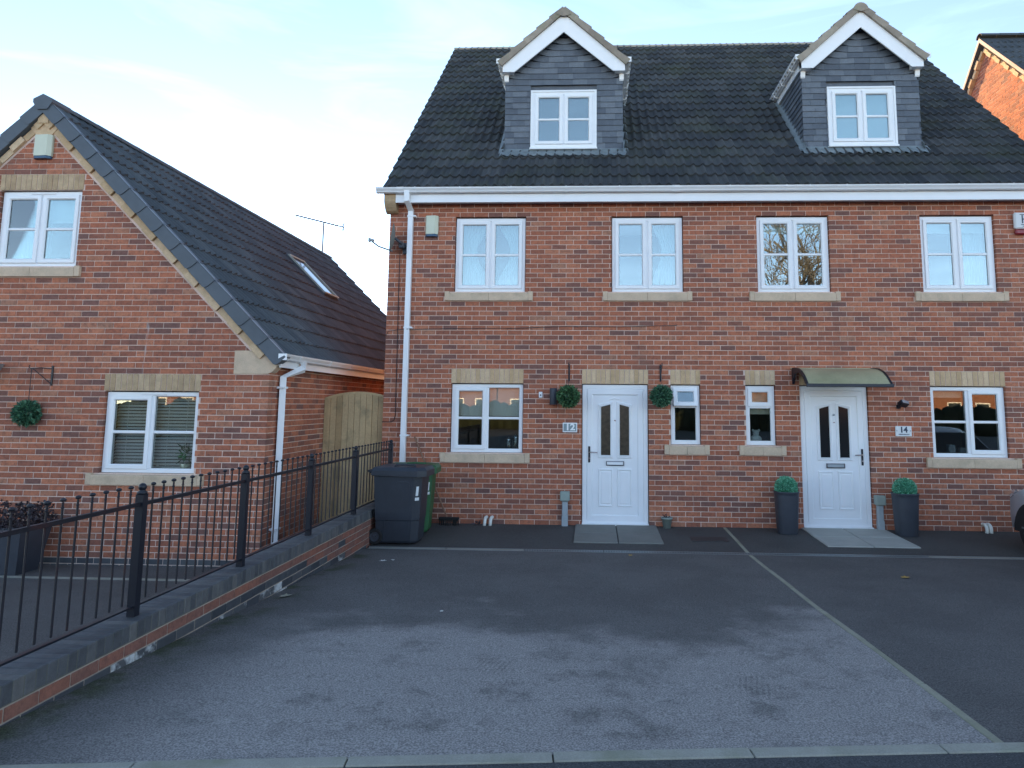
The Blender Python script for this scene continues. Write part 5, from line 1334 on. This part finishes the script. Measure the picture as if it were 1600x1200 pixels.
# ================================================================== CAR
t = thing('parked_car', 'silver grey car nosed in towards the house at the right edge', 'car', (0, 0, 0))
secs = []  # (y from nose, half width, z bottom, belt z, top z)
prof = [(0.0, .50, .28, .55, .60), (.06, .70, .20, .62, .68), (.25, .82, .18, .68, .76), (.60, .87, .18, .74, .86), (1.05, .88, .18, .80, .95), (1.25, .885, .18, .83, 1.02), (1.75, .885, .18, .86, 1.32), (2.3, .885, .18, .88, 1.45), (3.0, .885, .18, .89, 1.44), (3.5, .88, .20, .90, 1.30), (3.85, .86, .22, .88, 1.02), (4.0, .78, .28, .80, .86), (4.05, .60, .34, .60, .70)]
g = Geo(); vs = []; n = 14
for (y, hw_, zb_, zm_, zt_) in prof:
    cab = max(0, (zt_-1.0)/.45); tw = hw_*(.86-.14*cab)
    half = [(0, zb_), (hw_*.85, zb_), (hw_*.98, zb_+.08), (hw_, (zb_+zm_)/2), (hw_*.985, zm_), (tw, zt_-.04*(1-.3*cab)), (tw*.75, zt_), (0, zt_+.015)]
    ring_ = [(-x, z) for x, z in half]+[(x, z) for x, z in reversed(half[1:-1])]
    n = len(ring_); vs += [(x, -y, z) for x, z in ring_]
fs = [(i*n+k, i*n+(k+1) % n, (i+1)*n+(k+1) % n, (i+1)*n+k) for i in range(len(prof)-1) for k in range(n)]+[tuple(range(n)), tuple(range((len(prof)-1)*n, len(prof)*n))]
g.add(vs, fs); body = part('body', g, M_car, t, True)
for s_ in (-1, 1):
    g = Geo(); e = .008
    g.add([(s_*(.87+e), -1.25, .88), (s_*(.87+e), -3.55, .93), (s_*(.72+e), -3.2, 1.33), (s_*(.68+e), -2.2, 1.38), (s_*(.74+e), -1.75, 1.22)], [(0,1,2,3,4)]); part('side_window', g, MATS.get('glass_dark_door') or M_black, t)
    for yw in (-.83, -3.3):
        w_ = Geo(); c = (s_*.80, yw, .31); vs = []
        def rg(x, r): return [(x, c[1]+r*cos(2*pi*k/28), c[2]+r*sin(2*pi*k/28)) for k in range(28)]
        for x, r in ((s_*.66, .05), (s_*.66, .30), (s_*.70, .315), (s_*.86, .315), (s_*.885, .30), (s_*.885, .21)): vs += rg(x, r)
        w_.add(vs, [(i*28+k, i*28+(k+1) % 28, (i+1)*28+(k+1) % 28, (i+1)*28+k) for i in range(5) for k in range(28)]); wo_ = part('wheel', w_, M_rubber, t)
        w_ = Geo()
        for k in range(5):
            a_ = 2*pi*k/5; w_.bar((s_*.878, c[1], c[2]), (s_*.882, c[1]+.20*cos(a_), c[2]+.20*sin(a_)), .05, .02)
        vs = rg(s_*.886, .21)+rg(s_*.87, .195); w_.add(vs, [(k, (k+1) % 28, (k+1) % 28+28, k+28) for k in range(28)]); part('rim', w_, M_alu, wo_)
        # dark wheel arch
        w_ = Geo(); arc = [(c[1]+.385*cos(pi*k/14), c[2]-.06+.385*sin(pi*k/14)) for k in range(15)]
        w_.add([(s_*.893, c[1], c[2]-.06)]+[(s_*.893, a_, b_) for a_, b_ in arc], [(0, k, k+1) for k in range(1, 15)]); part('wheel_arch', w_, M_rubber, t)
    g = Geo(); g.add([(s_*.60, -.045, .60), (s_*.80, -.26, .62), (s_*.825, -.50, .735), (s_*.815, -.46, .775), (s_*.74, -.22, .735), (s_*.58, -.05, .685)], [(0,1,2,3,4,5)]); g.v = [(x*1.015, y+.02, z) for x, y, z in g.v]; part('headlight', g, M_lens, t)
    g = Geo(); g.sph((s_*.98, -1.5, .95), (.09, .06, .06), 10, 6); part('wing_mirror', g, M_car, t, True)
g = Geo(); g.add([(-.66, -1.22, 1.0), (.66, -1.22, 1.0), (.58, -1.78, 1.345), (-.58, -1.78, 1.345)], [(0,1,2,3)]); g.v = [(x, y+.03, z+.015) for x, y, z in g.v]; part('windscreen', g, MATS['glass_dark_door'], t)
g = Geo(); g.cbox(-.45, .45, -.03, .02, .30, .42, .02); part('grille', g, M_rubber, t)
t.location = (9.37, -.72, gz(-1.2)-.0)

# ================================================================== HOUSE BEYOND, RIGHT
Q = thing('neighbouring_house', 'sunlit orange brick gable of the next house seen over the roof at the far right', 'house', (17, 5, 0))
QX = 12.0; rzq = lambda y: 5.2+.981*((y if y < 4.885 else 9.77-y)+.2)
mpQ = lambda u, d, z: (QX-d, u, z)
wallsheet(Q, mpQ, 0, 9.77, -.3, 4.95, (), poly=[(0, 4.95), (9.77, 4.95), (9.77, 5.25), (4.885, rzq(4.885)-.1), (0, 5.25)])
brickwall(Q, mpQ, 'y', 0, 9.77, -.225, 138, (), clips=[(-.981, 1, 5.2+.981*.2-.32), (.981, 1, 5.2+.981*.2-.32+.981*9.77)], indiv=0)
for sg in (-1, 1):
    for i in range(32):
        s0_ = .05+i*.215; k_ = 1/sqrt(1+.981**2); yy_ = 4.885+sg*(s0_+.1)*k_; zz_ = rzq(4.885)-(s0_+.1)*k_*.981-.25
        g = Geo(); g.bar((QX-.02-(.03 if i % 2 else 0), yy_-sg*.1*k_, zz_+.1*k_*.981), (QX-.02-(.03 if i % 2 else 0), yy_+sg*.1*k_, zz_-.1*k_*.981), .10, .085)
        part('verge_brick', g, M_buff, Q)
g = Geo()
for sg in (-1, 1):
    g.add([(QX-.13, 4.885, rzq(4.885)+.03), (22, 4.885, rzq(4.885)+.03), (22, 4.885+sg*5.1, 5.1), (QX-.13, 4.885+sg*5.1, 5.1), (QX-.13, 4.885, rzq(4.885)-.10), (QX-.13, 4.885+sg*5.1, 4.97), (QX, 4.885, rzq(4.885)-.10), (QX, 4.885+sg*5.1, 4.97)], [(0,1,2,3), (0,3,5,4), (4,5,7,6)])
part('roof', g, M_tile3, Q)
g = Geo()
for sg in (-1, 1): g.add([(QX-.135, 4.885, rzq(4.885)+.02), (QX-.135, 4.885+sg*5.1, 5.08), (QX-.135, 4.885+sg*5.1, 4.98), (QX-.135, 4.885, rzq(4.885)-.08)], [(0,1,2,3)])
part('bargeboard', g, M_mortar, Q)
def mpq(u, s, h): return (QX-.12+u, -.215+s*ca-h*sa, 5.15+s*sa+h*ca)
tg = Geo()
for j in range(21):
    for i in range(16): tile_geo(tg, mpq, i*.3, j*RL_/21, RL_/21, random.random())
part('tiling', tg, M_tile3, Q, kind='stuff')
ridge(Q, (QX-.14, 4.885, rzq(4.885)+.03), (22, 4.885, rzq(4.885)+.03), M_tile3, .12)
g = Geo(); g.box(QX+.01, 22, .0, 9.77, -.3, 5.1); part('wall', g, M_brick, Q)

# ================================================================== BEHIND THE CAMERA (seen in the panes)
def bare_tree(x, y, h, seed, lab, spread=.5):
    rn = random.Random(seed); t = thing('bare_tree', lab, 'tree', (x, y, .25)); tr = Geo(); tw = Geo()
    def grow(p, d, L, r, lev):
        steps = 3; pts = [p]; rr = [r]; q = p; dd = d
        for s_ in range(steps):
            dd = (dd+Vector((rn.uniform(-1, 1), rn.uniform(-1, 1), rn.uniform(-.3, .8)))*.14).normalized(); q = q+dd*L/steps; pts.append(q); rr.append(r*(1-.4*(s_+1)/steps))
        (tr if lev < 2 else tw).tube(pts, rr, 6 if lev < 2 else 3, False)
        if lev >= 7: return
        for k in range(3 if lev < 5 else 3):
            i = rn.randint(1, steps); a = rn.uniform(0, 2*pi); sp = rn.uniform(.5, .95)*spread*2
            perp = dd.cross(Vector((cos(a), sin(a), .3))).normalized(); nd = (dd+perp*sp).normalized()
            grow(pts[i], nd, L*rn.uniform(.62, .8), max(.011, r*.6), lev+1)
    grow(Vector((x, y, .2)), Vector((0, 0, 1)), h*.32, h*.018, 0)
    part('trunk', tr, M_bark, t, True); part('crown', tw, M_bark, t)
bare_tree(5.8, -26, 12.5, 21, 'bare tree on the far side of the road, the smaller one', .55)
bare_tree(12.6, -22, 15, 5, 'bare tree on the far side of the road, the larger one', .6)
for i, (x, wd, lab) in enumerate(((-30, 15.9, 'brick house across the road at the far left end of the row'), (34, 15.9, 'brick house across the road at the far right end of the row'), (-14, 15.9, 'brick house across the road second from the left of the row'), (2, 15.9, 'brick house across the road in the middle of the row'), (18, 15.9, 'brick house across the road second from the right of the row'))):
    t = thing('terraced_house', lab, 'house', (x, -55, .3))
    g = Geo(); g.box(x-wd/2, x+wd/2, -63, -55, -.3, 4.6); part('wall', g, M_oppb, t)
    g = Geo(); g.extr([(-54.7, 4.5), (-59, 7.0), (-63.3, 4.5)], x-wd/2-.2, x+wd/2+.2); part('roof', g, M_tile3, t)
    for dx in (-6, -3.4, -.8, 1.8, 4.4, 6.6):
        for z in (1, 3.3):
            g = Geo(); g.box(x+dx-.6, x+dx+.6, -55, -54.97, z, z+1.2); wn = part('window', g, M_white, t)
            g = Geo(); g.box(x+dx-.5, x+dx+.5, -54.97, -54.96, z+.1, z+1.1); part('pane', g, MATS['glass_dark_door'], wn)
g = Geo(); leafball(g, (0, 0, 0), .5, 10, .1, .3, 1); g = Geo(); rn = random.Random(2)
for k in range(110):
    x = -30+k*.6
    if -1.5 < x < 2.0 and 0: continue
    g.sph((x, -32+rn.uniform(-.2, .2), .9+rn.uniform(-.2, .2)), (.55, .6, .95), 8, 6)
h = solo('hedge', g, M_hedge, 'long dark hedge along the far side of the road', 'hedge')
